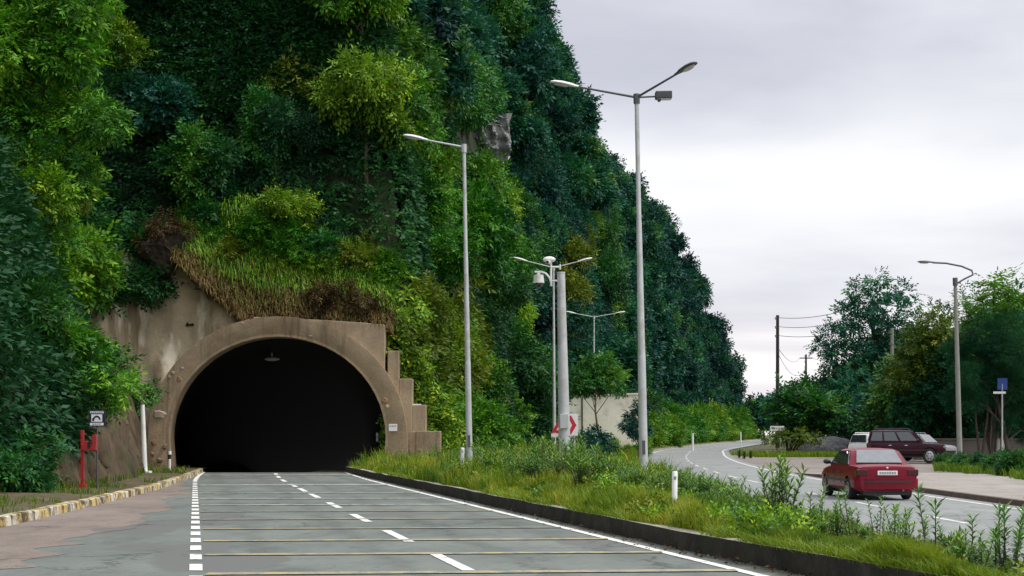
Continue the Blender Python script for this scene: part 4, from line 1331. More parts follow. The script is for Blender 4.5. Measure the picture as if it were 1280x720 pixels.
    mb = MB(); mb.box(-L2 * .97, L2 * .95, -W * .72, W * .72, zb - .10, zb + .02); build('underbody', mb, 'black_plastic', t)
    if prm.get('rack'):
        mb = MB()
        for s in (1, -1):
            mb.tube([(x0t + .15, s * wt * .82, zt + .03), (x0t + .2, s * wt * .82, zt + .10), (x1t - .2, s * wt * .82, zt + .10), (x1t - .1, s * wt * .82, zt + .03)], .02, 8)
        build('roof_rail', mb, prm.get('rail_mat', 'plastic_dark'), t)
    return t

SEDAN = dict(L=4.45, W=1.70, zb=.24, belt=.92, wr=.305,
    body=[(-1.0, .84, .84), (-.985, .90, .90), (-.94, .95, .935), (-.8, .985, .95), (-.55, 1, .955), (-.2, 1, .93), (.2, 1, .92), (.45, .99, .905), (.7, .97, .86), (.88, .94, .80), (.965, .88, .73), (.995, .78, .64), (1.0, .72, .58)],
    cab=(-1.42, 1.04, -.86, .40, 1.365, .78, .61), side_win=[(-.02, .10), (.14, .50), (.55, .98)], seams=[-.62, .22, .98], handles=[-.42, .42], mirror=.78,
    wheels=(-1.32, 1.40), tail=(.60, .955, .66, .84), head=(.45, .88, .56, .70, .975), bumper=(.30, .58), plate_z=.74, plate_x=.997, tail_x=.988, rear_glass='glass_rear')
def on_lot(x, y): return float(zg(y)) + .006
rx, ry = 10.08, 45.5
car = make_car('red_sedan', 'red four-door sedan driving away on the right-hand road', (rx, ry, .004), PI / 2 + math.radians(1.5), SEDAN, 'car_red'); car.scale = (1.03, 1.04, 1.0)
# little extras of the red car
mb = MB(); mb.tube([(-2.28, -.4, .27), (-2.1, -.4, .27)], .03, 8); build('exhaust', mb, 'galv_dark', car)
mb = MB(); mb.box(-2.232, -2.222, -.34, .34, .66, .68); build('boot_seam', mb, 'plastic_dark', car)
mb = MB(); mb.ellipsoid((-2.215, 0, .868), (.012, .035, .035), 10, 6); build('badge', mb, 'chrome', car)

SUV = dict(L=4.75, W=1.82, zb=.42, belt=1.14, wr=.40,
    body=[(-1.0, .88, 1.02), (-.985, .95, 1.08), (-.93, .985, 1.11), (-.5, 1, 1.12), (0, 1, 1.12), (.4, 1, 1.11), (.5, .99, 1.09), (.8, .97, 1.05), (.93, .94, 1.00), (.985, .90, .92), (1.0, .85, .85)],
    cab=(-2.30, 1.02, -2.12, .30, 1.74, .82, .66), side_win=[(0.0, .25), (.29, .58), (.63, .98)], seams=[-1.15, -.2, .85], handles=[-.95, .02], mirror=.72,
    wheels=(-1.38, 1.42), tail=(.80, .99, .80, 1.08), head=(.55, .9, .74, .90, .985), bumper=(.46, .70), plate_z=.80, plate_x=1.0, tail_x=.985, rack=True, handle_mat='chrome', bumper_mat='plastic_dark')
x, y_ = P(1133, 97)
make_car('maroon_offroader', 'dark maroon off-roader parked side-on under the trees', (x, y_, on_lot(x, y_)), math.radians(-16), SUV, 'car_maroon', 'vehicles parked by the trees').scale = (.97, 1.05, 1.14)
SUVW = dict(SUV); SUVW['rail_mat'] = 'car_white'; SUVW['rear_glass'] = 'glass'
x, y_ = P(1101, 106.5)
make_car('white_offroader', 'white off-roader mostly hidden behind the maroon one', (x, y_, on_lot(x, y_)), math.radians(38), SUVW, 'car_white', 'vehicles parked by the trees')
SUVS = dict(SUV); SUVS['front_glass'] = 'glass_rear'; SUVS['rail_mat'] = 'galv'
x, y_ = P(1148, 103.5)
make_car('silver_offroader', 'silver car with pale windscreen showing behind the maroon bonnet', (x, y_, on_lot(x, y_)), math.radians(-48), SUVS, 'car_silver', 'vehicles parked by the trees')

# gravel heap and the wall and shed at the back right
x, y_ = P(1036, 132)
mb = MB(); mb.ellipsoid((0, 0, 0), (2.6, 1.8, 1.5), 40, 24)
v = np.array(mb.v); v *= (.86 + .28 * fbm(v[:, 0] * 1.2 + 5, v[:, 1] * 1.2 + v[:, 2], 4, 3))[:, None]
v[:, 2] = np.maximum(v[:, 2], -.2); mb.v = [tuple(p) for p in v]
o = build('gravel_heap', mb, 'gravel', None, (x, y_, float(zg(y_))), merge=True)
tag(o, 'grey gravel heap between the bushes and the parked cars', 'gravel heap')
t = thing('boundary_wall', 'low brown wall behind the right-hand trees', 'wall', (0, 108, 0))
mb = MB(); mb.box(27.2, 62, 0, .3, .0, 1.55); build('wall', mb, 'wall_dim', t)
mb = MB(); mb.box(27.1, 62.1, -.05, .35, 1.55, 1.65); build('coping', mb, 'wall_dim', t)
t = thing('shed', 'shaded low building behind the trees at the far right', 'building', (0, 122, 0))
M['shed_wall'] = concrete('shed_wall', (.05, .05, .052), (.07, .07, .072), (.09, .09, .09))
mb = MB(); mb.box(33, 60, 0, 8, 0, 4.4); build('wall', mb, 'shed_wall', t)
mb = MB(); mb.prism([(32.4, 4.4), (60.6, 4.4), (60.6, 4.6), (32.4, 4.6)], -.6, 8.6); build('roof', mb, 'wall_dim', t)
for k in range(4):
    mb = MB(); mb.box(35 + k * 4.2, 36.6 + k * 4.2, -.03, .1, 1.0, 2.6); w_ = build('window', mb, 'glass', t)
    mb = MB(); mb.box(34.9 + k * 4.2, 36.7 + k * 4.2, -.06, .02, .9, 1.0); mb.box(35.75 + k * 4.2, 35.85 + k * 4.2, -.05, -.031, 1.0, 2.6); build('frame', mb, 'sign_grey', w_)
x, y_, z = P(1253, 96.5, 486)
t = thing('blue_sign', 'small blue sign board among the dark trees at the far right', 'sign', (x, y_, .3))
mb = MB(); mb.tube([(0, .04, 0), (0, .04, z)], .05, 8); build('post', mb, 'galv', t)
mb = MB(); mb.box(-.3, .3, 0, .03, z - .35, z + .35); build('board', mb, 'sign_blue', t)
mb = MB(); mb.box(-.55, .2, -.01, .03, z - .60, z - .46); build('strip', mb, 'sign_white', t)
for k, (px, pt, pb, lb) in enumerate([(1240, 520, 566, 'short white limewashed stake left of the others'), (1247, 548, 567, 'stubby white stake between two taller ones'), (1253, 526, 553, 'white stake standing farthest right')]):
    yk = 98 + k
    x, _, zt = P(px, yk, pt)
    t = thing('stake', lb, 'stake', (x, yk, .25))
    mb = MB(); mb.tube([(0, 0, -.2), (.04, 0, zt - .4), (.05, 0, zt - .25)], [.11, .10, .06], 8); build('shaft', mb, 'limewash', t, smooth=True)
    mb = MB(); mb.tube([(0, 0, -.2), (0, 0, .05)], .13, 8); build('footing', mb, 'wall_dim', t)

# ------------------------------------------------------------------ foliage
def nrmz(v): return v / np.maximum(np.linalg.norm(v, axis=1, keepdims=True), 1e-6)

def sprays(Pt, D, L, nl, ll, lw, droop, rng, tint0, jitter=.22, flat=.5):
    """compound sprays: nl leaflets along an axis; returns vertices (4 per leaf) and tints"""
    n = len(Pt)
    D = nrmz(D + rng.normal(0, .35, (n, 3)))
    D[:, 2] -= droop * rng.uniform(.3, 1.2, n); D = nrmz(D)
    up = np.tile(np.array([[0, 0, 1.0]]), (n, 1)) + rng.normal(0, flat, (n, 3))
    S_ = nrmz(np.cross(D, up)); U = np.cross(S_, D)
    Ls = L * rng.uniform(.6, 1.25, n)
    V = np.empty((n, nl, 4, 3))
    for k in range(nl):
        t = (k + .5) / nl
        side = 0 if k == nl - 1 else (1 if k % 2 else -1)
        b = Pt + D * (Ls * t)[:, None] - U * (Ls * .22 * t * t)[:, None]
        d = D * (.55 if side else 1) + S_ * side * .85 - U * (.18 + rng.uniform(-.15, .35, (n, 1)))
        d = nrmz(d + rng.normal(0, .12, (n, 3)))
        w = nrmz(np.cross(d, U + rng.normal(0, .35, (n, 3))))
        l = (ll * rng.uniform(.7, 1.2, n) * (1 - .35 * abs(t - .45)))[:, None]
        hw = lw * .5 * rng.uniform(.75, 1.2, (n, 1))
        V[:, k, 0] = b
        V[:, k, 1] = b + d * l * .42 + w * hw
        V[:, k, 2] = b + d * l
        V[:, k, 3] = b + d * l * .42 - w * hw
    T = np.clip(tint0[:, None] + rng.normal(0, jitter * .6, (n, nl)), 0, 1)
    return V.reshape(-1, 3), T.ravel()

def crown_arrays(clumps, per, L, nl, ll, lw, droop, rng, base=.5, spread=.3, squash=.8):
    PP = []; DD = []; TT = []
    for (c, r) in clumps:
        k = max(4, int(per * r * r))
        d = nrmz(rng.normal(0, 1, (k, 3)))
        rad = r * np.clip(rng.beta(3.2, 1.5, k), .15, 1.0) * (1 + .25 * np.sin(d[:, 0] * 4 + c[1]) * np.cos(d[:, 2] * 5 + c[0]))
        p = np.array(c) + d * rad[:, None] * np.array([1, 1, squash])
        PP.append(p); DD.append(d * .8 + np.array([0, 0, .15]))
        TT.append(np.full(k, base + rng.normal(0, spread * .5)) + rng.normal(0, .12, k))
    PP = np.concatenate(PP); DD = np.concatenate(DD); TT = np.concatenate(TT)
    return sprays(PP, DD, L, nl, ll, lw, droop, rng, TT)

def limbs(mb, base, clumps, r, rng, bend=.3, top=.9):
    """trunk and a limb to most clumps"""
    cs = [Vector(c) for c, _ in clumps]
    ctr = sum(cs, Vector()) / len(cs)
    b = Vector(base)
    tp = Vector((ctr.x, ctr.y, b.z + (max(c.z for c in cs) - b.z) * top))
    pts = []
    for k in range(7):
        s = k / 6
        p = b.lerp(tp, s); p.x += math.sin(s * 5 + r * 9) * bend * s * (1 - s) * 2; p.y += math.cos(s * 4 + r * 5) * bend * s * (1 - s) * 2
        pts.append(p)
    mb.tube(pts, [r * (1 - .8 * k / 6) * (1.25 if k == 0 else 1) for k in range(7)], 9)
    for i, c in enumerate(cs):
        s = min(.85, max(.25, (c.z - b.z) / max(.1, tp.z - b.z) - .28))
        j = s * 6; k = int(j); p0 = pts[k].lerp(pts[min(6, k + 1)], j - k)
        m_ = p0.lerp(c, .5) + Vector((rng.uniform(-.2, .2), rng.uniform(-.2, .2), .15 * (c - p0).length))
        rr = r * (1 - .8 * s) * .5
        mb.tube([p0, m_, c], [rr, rr * .65, rr * .2], 6, caps=False)

PROTO = {}
def make_proto(kind, clumps, per, L, nl, ll, lw, droop, leaf, seed, trunk_r, base=(0, 0, 0), bark='bark', tint=.5, spread=.3, squash=.8, top=.9):
    rng = np.random.default_rng(seed)
    V, T = crown_arrays(clumps, per, L, nl, ll, lw, droop, rng, tint, spread, squash)
    root = bpy.data.objects.new(kind, None); COL.objects.link(root)
    np_mesh('crown', V, 4, T, leaf, root)
    mb = MB(); limbs(mb, base, clumps, trunk_r, rng, top=top)
    build('trunk', mb, bark, root, smooth=True, fix=False)
    return root

def blob_clumps(seed, n, R, zc, rz, r0, r1, zmin=None):
    r = random.Random(seed); out = []
    tries = 0
    while len(out) < n and tries < 4000:
        tries += 1
        th = r.uniform(0, 2 * PI); u = r.uniform(-.75, 1); q = r.uniform(.35, .9)
        c = (R * q * math.sqrt(max(0, 1 - u * u)) * math.cos(th), R * q * math.sqrt(max(0, 1 - u * u)) * math.sin(th), zc + rz * u * q * 1.05)
        rad = r.uniform(r0, r1)
        if any((c[0] - d[0]) ** 2 + (c[1] - d[1]) ** 2 + (c[2] - d[2]) ** 2 < (.75 * min(rad, e)) ** 2 for d, e in out): continue
        if zmin is not None and c[2] - rad < zmin: continue
        out.append((c, rad))
    return out

used = set()
def put(kind, loc, rz, sc, label, group, cat='tree'):
    root = PROTO[kind]
    if kind in used:
        return dup(root, loc, rz, sc, label, group, cat)
    used.add(kind)
    root.location = loc; root.rotation_euler = (0, 0, rz); root.scale = sc if hasattr(sc, '__len__') else (sc, sc, sc)
    tag(root, label, cat, group)
    return root

# hillside trees: crown about 3 m across at scale 1, low trunk
hk = dict(L=.85, nl=6, ll=.42, lw=.17, droop=.25)
for i in range(3):
    cl = blob_clumps(100 + i, 13, 3.0, 3.4, 2.6, .9, 1.6)
    PROTO['dark%d' % i] = make_proto('hillside_tree', cl, 95, leaf='leaf_dark', seed=i, trunk_r=.16, base=(0, 0, -.8), L=.9, nl=6, ll=.50, lw=.24, droop=.3, spread=.55, squash=.7)
for i in range(3):
    cl = blob_clumps(200 + i, 13, 2.8, 3.4, 2.8, .8, 1.5)
    PROTO['mid%d' % i] = make_proto('hillside_tree', cl, 110, leaf='leaf_mid', seed=20 + i, trunk_r=.15, base=(0, 0, -.8), spread=.55, squash=.65, **hk)
for i in range(3):
    cl = blob_clumps(300 + i, 12, 2.6, 3.0, 2.6, .7, 1.4)
    PROTO['bright%d' % i] = make_proto('hillside_tree', cl, 120, leaf='leaf_bright', seed=40 + i, trunk_r=.14, base=(0, 0, -.8), L=.75, nl=7, ll=.36, lw=.13, droop=.45, spread=.55, squash=.65)
for i in range(2):
    cl = blob_clumps(400 + i, 8, 1.5, 1.2, 1.2, .5, .9)
    PROTO['shrub%d' % i] = make_proto('roadside_shrub', cl, 240, leaf='leaf_bright', seed=60 + i, trunk_r=.06, base=(0, 0, -.2), L=.5, nl=6, ll=.26, lw=.09, droop=.2)
cl = blob_clumps(450, 9, 1.5, 1.2, 1.2, .5, .9)
PROTO['shade'] = make_proto('roadside_shrub', cl, 260, leaf='leaf_mid', seed=66, trunk_r=.06, base=(0, 0, -.2), L=.6, nl=6, ll=.32, lw=.12, droop=.2)  # darker leaf, shade under the right-hand trees put into the colour
for i in range(2):
    cl = blob_clumps(500 + i, 8, 1.5, 1.3, 1.3, .5, .9)
    PROTO['yellow%d' % i] = make_proto('roadside_shrub', cl, 220, leaf='leaf_yellow', seed=70 + i, trunk_r=.06, base=(0, 0, -.2), L=.55, nl=6, ll=.3, lw=.09, droop=.25)

def hill_normal(x, y):
    e = .8
    dx = (hillz(x + e, y) - hillz(x - e, y)) / (2 * e); dy = (hillz(x, y + e) - hillz(x, y - e)) / (2 * e)
    v = Vector((-float(dx), -float(dy), 1)); return v.normalized()

# sample the visible hillside through a jittered set of directions so that crowns are even on the slope
rg = random.Random(5)
cand = []
for Yc in np.arange(58, 420, 1.0):
    for _ in range(36):
        y = Yc + rg.random()
        x = rg.uniform(-48, 60)
        z = float(hillz(x, y))
        if z < zg(y) + .5 or z > 78: continue
        px, py = project(x, y, z + 2)
        if not (-130 < px < 1030) or py < -110 or py > 560: continue
        nv = hill_normal(x, y)
        if Vector((x, y, z - CAMH)).dot(nv) > 12: continue
        cand.append((x, y, z, px, py, nv))
rg.shuffle(cand)
cell = {}
picked = []
def far_enough(p, d):
    c = 3.0
    k = tuple(int(math.floor(q / c)) for q in p)
    R_ = int(math.ceil(d / c))
    for a in range(-R_, R_ + 1):
        for b in range(-R_, R_ + 1):
            for g in range(-R_, R_ + 1):
                for q in cell.get((k[0] + a, k[1] + b, k[2] + g), ()):
                    if (q[0] - p[0]) ** 2 + (q[1] - p[1]) ** 2 + (q[2] - p[2]) ** 2 < d * d: return False
    return True
for c in cand:
    x, y, z, px, py, nv = c
    if 150 < px < 500 and y < 92 and z < 11.5: continue        # bare slope and bank above the arch
    if y < 81 and px > 70 and py > 240: continue
    if abs(px - 592) < 58 and abs(py - 185) < 58 and y < OUT.y + 3: continue
    d = (2.7 if y < 110 else 3.1) + .006 * y + (0 if y < 200 else 1.0)
    p = (x, y, z)
    if not far_enough(p, d): continue
    k = tuple(int(math.floor(q / 3.0)) for q in p)
    cell.setdefault(k, []).append(p)
    picked.append(c)
# rough visibility: the nearest of what falls on the same patch of the picture counts
picked.sort(key=lambda c: c[1])
buck = {}
vis = []
for c in picked:
    k = (int(c[3] // 14), int(c[4] // 14))
    nb = sum(buck.get((k[0] + a, k[1] + b), 0) for a in (-1, 0, 1) for b in (-1, 0, 1))
    if nb >= 9: continue
    buck[k] = buck.get(k, 0) + 1
    vis.append(c)
print('hill trees', len(cand), len(picked), len(vis))
MAXH = 285
HILLREST = vis[MAXH:]
glabels = {
    'above': ('leafy green tree on the slope above the tunnel arch', 'trees above the tunnel'),
    'left': ('bright green tree on the bank above the left rock face', 'trees above the rock face'),
    'mid': ('tree on the middle of the steep hillside behind the lamp posts', 'trees on the middle of the hillside'),
    'high': ('dark blue-green tree high on the hill near the skyline', 'trees high on the hill'),
    'far': ('dark tree on the far end of the hill beside the bend', 'trees on the far end of the hill')}
yel = [hit(500, 400), hit(560, 390), hit(585, 440), hit(510, 480), hit(620, 520), hit(575, 500), hit(700, 275), hit(735, 305), hit(695, 240), hit(640, 430), hit(520, 420), hit(545, 460), hit(605, 470), hit(455, 340), hit(390, 75), hit(725, 250), hit(530, 440), hit(850, 440), hit(845, 360), hit(780, 360), hit(772, 420), hit(835, 405), hit(690, 310), hit(715, 330), hit(870, 470), hit(915, 460)]
yel = [Vector(q) for q in yel if q]
cnt = 0
BRIGHT = [(560, 430, 130, .6), (350, 270, 130, .4), (590, 300, 90, .35), (440, 120, 90, .3), (720, 290, 70, .6), (880, 500, 90, .4), (60, 120, 140, .4), (300, 40, 80, .25), (660, 440, 45, -.9), (480, 60, 90, -.25), (280, 140, 60, -.5), (720, 150, 110, -.5)]
def hill_tree(c, stuff=False):
    x, y, z, px, py, nv = c
    n1_ = float(fbm(np.array([px / 90.0]), np.array([py / 90.0]), 3, 77)[0])
    n2_ = rg.random()
    p = Vector((x, y, z))
    if any((p - q).length < 3.2 for q in yel): kind = 'yellow%d' % rg.randrange(2)
    else:
        # lighter kinds low and near, dark teal kinds stand in for haze high and far
        lightness = (1.2 if px > 60 or py > 250 else 1.45) - y / 190.0 - z / 130.0 + (n1_ - .5) * 1.2 + (n2_ - .5) * .7
        for (bx, by, br, bw) in BRIGHT:
            lightness += bw * max(0, 1 - math.hypot(px - bx, (py - by)) / br)
        kind = ('bright%d' if lightness > .62 else 'mid%d' if lightness > .28 else 'dark%d') % rg.randrange(3)
    if px < 130 and y < 90 and kind[0] in 'dm': kind = ('bright%d' if y < 76 else 'mid%d') % rg.randrange(3)
    small = kind.startswith('yellow')
    sc = rg.uniform(.62, 1.25) * (1.5 if small else 1.0) * (.85 if y < 100 else 1.0 if y < 190 else 1.22)
    off = nv * (1.0 if not small else .5)
    loc = (x + off.x - nv.x * .6, y + off.y, z - 2.4 * sc + off.z)
    if y < 80 or (px < 150 and y < 95): g = 'left'
    elif y < 100: g = 'above'
    elif y > 240: g = 'far'
    elif py < 190: g = 'high'
    else: g = 'mid'
    lb, gp = glabels[g]
    return kind, loc, rg.uniform(0, 6.28), (sc, sc, sc * rg.uniform(.9, 1.25)), lb, gp
for c in vis[:MAXH]:
    kind, loc, rz, sc, lb, gp = hill_tree(c)
    put(kind, loc, rz, sc, lb, gp)

# what is left of the wood reads as one mass
def gather(kind):
    ch = [q for q in PROTO[kind].children if q.name.startswith('crown')][0]
    me = ch.data
    v = np.empty(len(me.vertices) * 3, np.float32); me.vertices.foreach_get('co', v)
    t = np.empty(len(me.polygons), np.float32); me.attributes['tint'].data.foreach_get('value', t)
    return v.reshape(-1, 3), t
if HILLREST:
    VV = {}; 
    for c in HILLREST:
        kind, loc, rz, sc, lb, gp = hill_tree(c)
        v, t = gather(kind)
        k = len(t)
        sel = np.arange(0, k, 2)
        v4 = v.reshape(k, 4, 3)[sel].reshape(-1, 3) * np.array(sc)
        ca, sa = math.cos(rz), math.sin(rz)
        v4 = np.stack([v4[:, 0] * ca - v4[:, 1] * sa, v4[:, 0] * sa + v4[:, 1] * ca, v4[:, 2]], 1) + np.array(loc)
        fam = 'leaf_dark' if kind[0] == 'd' else 'leaf_mid' if kind[0] == 'm' else 'leaf_bright' if kind[0] == 'b' else 'leaf_yellow'
        VV.setdefault(fam, []).append((v4, np.clip(t[sel] + rg.uniform(-.2, .2), 0, 1)))
    for fam, lst in VV.items():
        o = np_mesh('wood', np.concatenate([a for a, b in lst]), 4, np.concatenate([b for a, b in lst]), fam)
        o['kind'] = 'stuff'

# undergrowth and creepers covering the hillside between the trees
def undergrowth():
    rng = np.random.default_rng(5)
    n1_, n2_ = 190000, 500000
    Y1 = rng.uniform(14, 100, n1_); X1 = rng.uniform(-34, -2, n1_)
    Y2 = 85 + 290 * rng.random(n2_) ** 1.7; X2 = foot(Y2) + 2 - 30 * rng.random(n2_) ** 1.3
    X = np.concatenate([X1, X2]); Y = np.concatenate([Y1, Y2])
    Z = hillz(X, Y)
    px, py = project(X, Y, Z)
    gx = (hillz(X + .5, Y) - hillz(X - .5, Y)); gy = hillz(X, Y + .5) - hillz(X, Y - .5)
    w = np.minimum(1, np.sqrt(1 + gx * gx + gy * gy) / 5)
    facing = (X * -gx + Y * -gy + (Z - CAMH)) < 2
    ok = (Z > zg(Y) + .1) & (px > np.where(Y < 60, -1400, -60)) & (px < 1000) & (py > -40) & (rng.random(len(X)) < w) & facing
    ok &= ~((px > 78) & (px < 500) & (Y < 81) & (py > 296)) & ~((px > 100) & (px < 480) & (Y < 81.3))
    ok &= ~((np.abs(px - 592) < 36) & (np.abs(py - 166) < 30) & (Y < OUT.y + 3))
    print('undergrowth', ok.sum())
    X, Y, Z = X[ok], Y[ok], Z[ok]
    nx = -(hillz(X + .5, Y) - hillz(X - .5, Y)); ny = -(hillz(X, Y + .5) - hillz(X, Y - .5))
    D = nrmz(np.stack([nx, ny, np.ones_like(nx)], 1))
    P_ = np.stack([X, Y, Z], 1) + D * rng.uniform(0, .5, (len(X), 1))
    tint = np.clip(fbm(X / 5 + Y / 9, Z / 5, 4, 8) * 1.2 - .15, 0, 1)
    V, T = sprays(P_, D * .7, .7, 6, .40, .15, .5, rng, tint)
    far = np.repeat(Y > 135, 6)
    V4 = V.reshape(-1, 4, 3)
    slope = np.repeat((X > -7) & (X < 2) & (Z < 10) & (Y < 106), 6); pick = np.repeat(fbm(X * .6, Z * .6, 3, 15) > .5, 6)
    for sel, m in ((far, 'leaf_dark'), (~far & ~slope, 'leaf_under'), (slope & pick, 'leaf_yellow'), (slope & ~pick, 'leaf_bright')):
        o = np_mesh('undergrowth', V4[sel].reshape(-1, 3), 4, T[sel], m); o['kind'] = 'stuff'
undergrowth()

# hanging green grass and dry grass over the soil bank
def bank_grass():
    rng = np.random.default_rng(8)
    for (n, m, z0, z1, L, tb) in ((8500, 'drygrass', .05, 1.0, .38, .45), (15000, 'leaf_bright', .6, 2.0, .5, .6), (2200, 'leaf_yellow', .3, 1.1, .4, .4)):
        u = rng.random(n); v = z0 + (z1 - z0) * rng.random(n)
        X = -16.9 + u * 10.8
        zb = np.interp(X, [-17, -15.5, -13.7, -12, -9, -6.2, -5.8], [10.6, 9.2, 7.5, 7.55, 7.45, 7.2, 6.6])
        zt = np.interp(X, [-17, -16.4, -15, -12, -8, -6, -5.8], [12.0, 12.0, 11.2, 10.3, 9.6, 8.6, 7.6])
        Z = zb + v * (zt - zb)
        Y = 79.6 + np.minimum(v, 1.4) * 1.3 + (fbm(X * .9, Z * .35, 4, 41) - .5) * 1.3 - .15 + np.maximum(0, v - 1) * .9
        ok = vnoise(X * .9, Z * 1.2, 14) > .12
        X, Y, Z = X[ok], Y[ok], Z[ok]; n2 = len(X)
        d = nrmz(np.stack([rng.normal(.45, .45, n2), rng.normal(-.9, .3, n2), rng.normal(.3, .4, n2)], 1))
        side = nrmz(np.cross(d, np.array([[0, 0, 1.0]]) + rng.normal(0, .4, (n2, 3))))
        l = (L * rng.uniform(.5, 1.5, n2))[:, None]; w = .022
        p = np.stack([X, Y, Z], 1)
        m1 = p + d * l * .55; t1 = p + d * l * .9; t1[:, 2] -= (l * .75)[:, 0] * rng.uniform(.2, 1.1, n2)
        V = np.stack([p - side * w, p + side * w, m1 + side * w * .9, m1 - side * w * .9, m1 - side * w * .9, m1 + side * w * .9, t1 + side * .004, t1 - side * .004], 1).reshape(-1, 3)
        T = np.repeat(np.clip(rng.normal(tb, .25, n2), 0, 1), 2)
        o = np_mesh('bank_grass', V, 4, T, m); o['kind'] = 'stuff'
bank_grass()

# creepers spilling over the top of the pale slope
def creepers():
    rng = np.random.default_rng(19)
    n = 1500
    X = rng.uniform(-25, -16.3, n)
    Z = np.interp(X, [-25.5, -22, -18.6, -16.3], [11.9, 11.5, 11.9, 11.0]) + rng.normal(.35, .55, n) - .6 * np.maximum(0, vnoise(X * 1.3, X * 0, 4) - .5)
    Y = 79.2 + Z * .2 - .35 * np.maximum(0, -18.6 - X) - .3 + rng.normal(0, .35, n)
    D = np.stack([rng.normal(0, .4, n), np.full(n, -.8), rng.normal(-.1, .4, n)], 1)
    V, T = sprays(np.stack([X, Y, Z], 1), D, .75, 7, .36, .12, .6, rng, .45 + rng.normal(0, .25, n))
    o = np_mesh('creepers', V, 4, T, 'leaf_mid'); o['kind'] = 'stuff'
    n = 1300
    X = rng.uniform(-6.5, -2.6, n); Z = rng.uniform(1.5, 8.6, n)
    ok = Z < 9.0 - 1.75 * (X + 6.3)
    X, Z = X[ok], Z[ok]; n = len(X)
    Y = 80.35 + (X + 6.5) * .35 + rng.normal(0, .2, n)
    D = np.stack([rng.normal(.3, .4, n), np.full(n, -.8), rng.normal(-.1, .4, n)], 1)
    V, T = sprays(np.stack([X, Y, Z], 1), D, .7, 7, .34, .12, .5, rng, .55 + rng.normal(0, .25, n))
    o = np_mesh('creepers', V, 4, T, 'leaf_bright'); o['kind'] = 'stuff'
creepers()

# big leafy trees at the left edge
def big_tree(label, base, clumps, per, seed, leaf='leaf_bright', tr=.35, L=.55, nl=8, ll=.30, lw=.085, droop=.55, group=None, bark='bark', tint=.5, name='broadleaf_tree', spread=.3, cat='tree', top=.9, squash=.85):
    r = make_proto(name, [((c[0] - base[0], c[1] - base[1], c[2] - base[2]), q) for c, q in clumps], per, L, nl, ll, lw, droop, leaf, seed, tr, (0, 0, -.3), bark, tint, spread, squash, top)
    r.location = base
    tag(r, label, cat, group)
    return r
def pclumps(lst, Y, rng):
    """clumps from (px, py, radius in px) with a depth of their own"""
    out = []
    for (px, py, rp) in lst:
        y = Y + rng.uniform(-2.0, 2.0)
        x, _, z = P(px, y, py); out.append(((x, y, z), rp * y / FPX))
    return out
rr = random.Random(3)
lt = pclumps([(-30, 60, 80), (40, 40, 62), (85, 70, 40), (20, 150, 70), (95, 140, 45), (130, 150, 30), (60, 215, 55), (20, 270, 62), (90, 215, 34), (-40, 190, 70), (-30, 320, 70), (70, 290, 30), (5, -30, 80), (90, 10, 50)], 62, rr)
big_tree('tall leafy tree leaning in at the upper left edge', (-21.5, 63, 2.0), lt, 230, 91, leaf='leaf_left', tr=.4, spread=.5, squash=.65)
lt = pclumps([(-10, 400, 60), (40, 385, 40), (70, 425, 44), (108, 440, 36), (135, 462, 28), (20, 455, 55), (80, 485, 42), (112, 488, 24), (-20, 510, 60), (50, 522, 34), (-40, 450, 70), (148, 480, 20), (85, 515, 22), (20, 545, 30), (138, 500, 12), (-10, 560, 34)], 50.5, rr)
big_tree('low spreading tree with dark lower branches hanging over the rock face', (-16.6, 49.5, .9), lt, 330, 92, leaf='leaf_left', tr=.26, L=.55, nl=9, ll=.25, lw=.075, droop=.5, spread=.5, squash=.6)
lt = pclumps([(110, 320, 22), (125, 345, 20), (140, 325, 14), (95, 300, 18), (100, 240, 22), (112, 365, 14), (85, 345, 18)], 72, rr)
big_tree('thin yellow-green sapling in front of the pale slope', (-19.2, 72, 2.4), lt, 130, 93, leaf='leaf_yellow', tr=.09, L=.5, ll=.26, lw=.08, tint=.6)
lt = pclumps([(5, 592, 30), (28, 588, 24), (46, 602, 13), (-25, 570, 40), (12, 560, 28), (40, 575, 16), (55, 590, 12), (62, 560, 14)], 43.5, rr)
big_tree('dark bush at the foot of the rock face, left edge', (-13.6, 43.5, .3), lt, 340, 94, leaf='leaf_mid', tr=.06, L=.4, ll=.22, lw=.08, name='bush', cat='bush')
lt = pclumps([(158, 505, 20), (178, 497, 16), (150, 520, 12), (190, 488, 12)], 77, rr)
big_tree('small dark shrub growing over the rock face beside the white pole', (-18.9, 77.6, 2.6), lt, 200, 95, leaf='leaf_mid', tr=.05, L=.4, ll=.22, lw=.08, name='shrub', cat='shrub')

lt = pclumps([(395, 362, 14), (412, 372, 15), (432, 368, 17), (452, 376, 16), (470, 382, 13), (484, 388, 9), (420, 384, 12), (446, 390, 10), (400, 380, 10)], 80.0, random.Random(1))
lt = [((c[0], 79.9 + (c[1] - 80) * .15, c[2]), q) for c, q in lt]
big_tree('dead brown scrub hanging over the right shoulder of the arch', (P(436, 80)[0], 80.5, 7.6), lt, 330, 99, leaf='leaf_brown', tr=.05, L=.45, ll=.24, lw=.06, droop=.7, name='scrub', cat='scrub')
lt = pclumps([(190, 285, 12), (215, 283, 14), (236, 292, 12), (178, 300, 9)], 80.0, random.Random(1))
lt = [((c[0], 79.9 + (c[1] - 80) * .15, c[2]), q) for c, q in lt]
big_tree('brown hanging scrub over the dark hollow above the pale slope', (P(206, 80)[0], 80.9, 11.4), lt, 330, 100, leaf='leaf_brown', tr=.05, L=.5, ll=.26, lw=.06, droop=.8, name='scrub', cat='scrub')
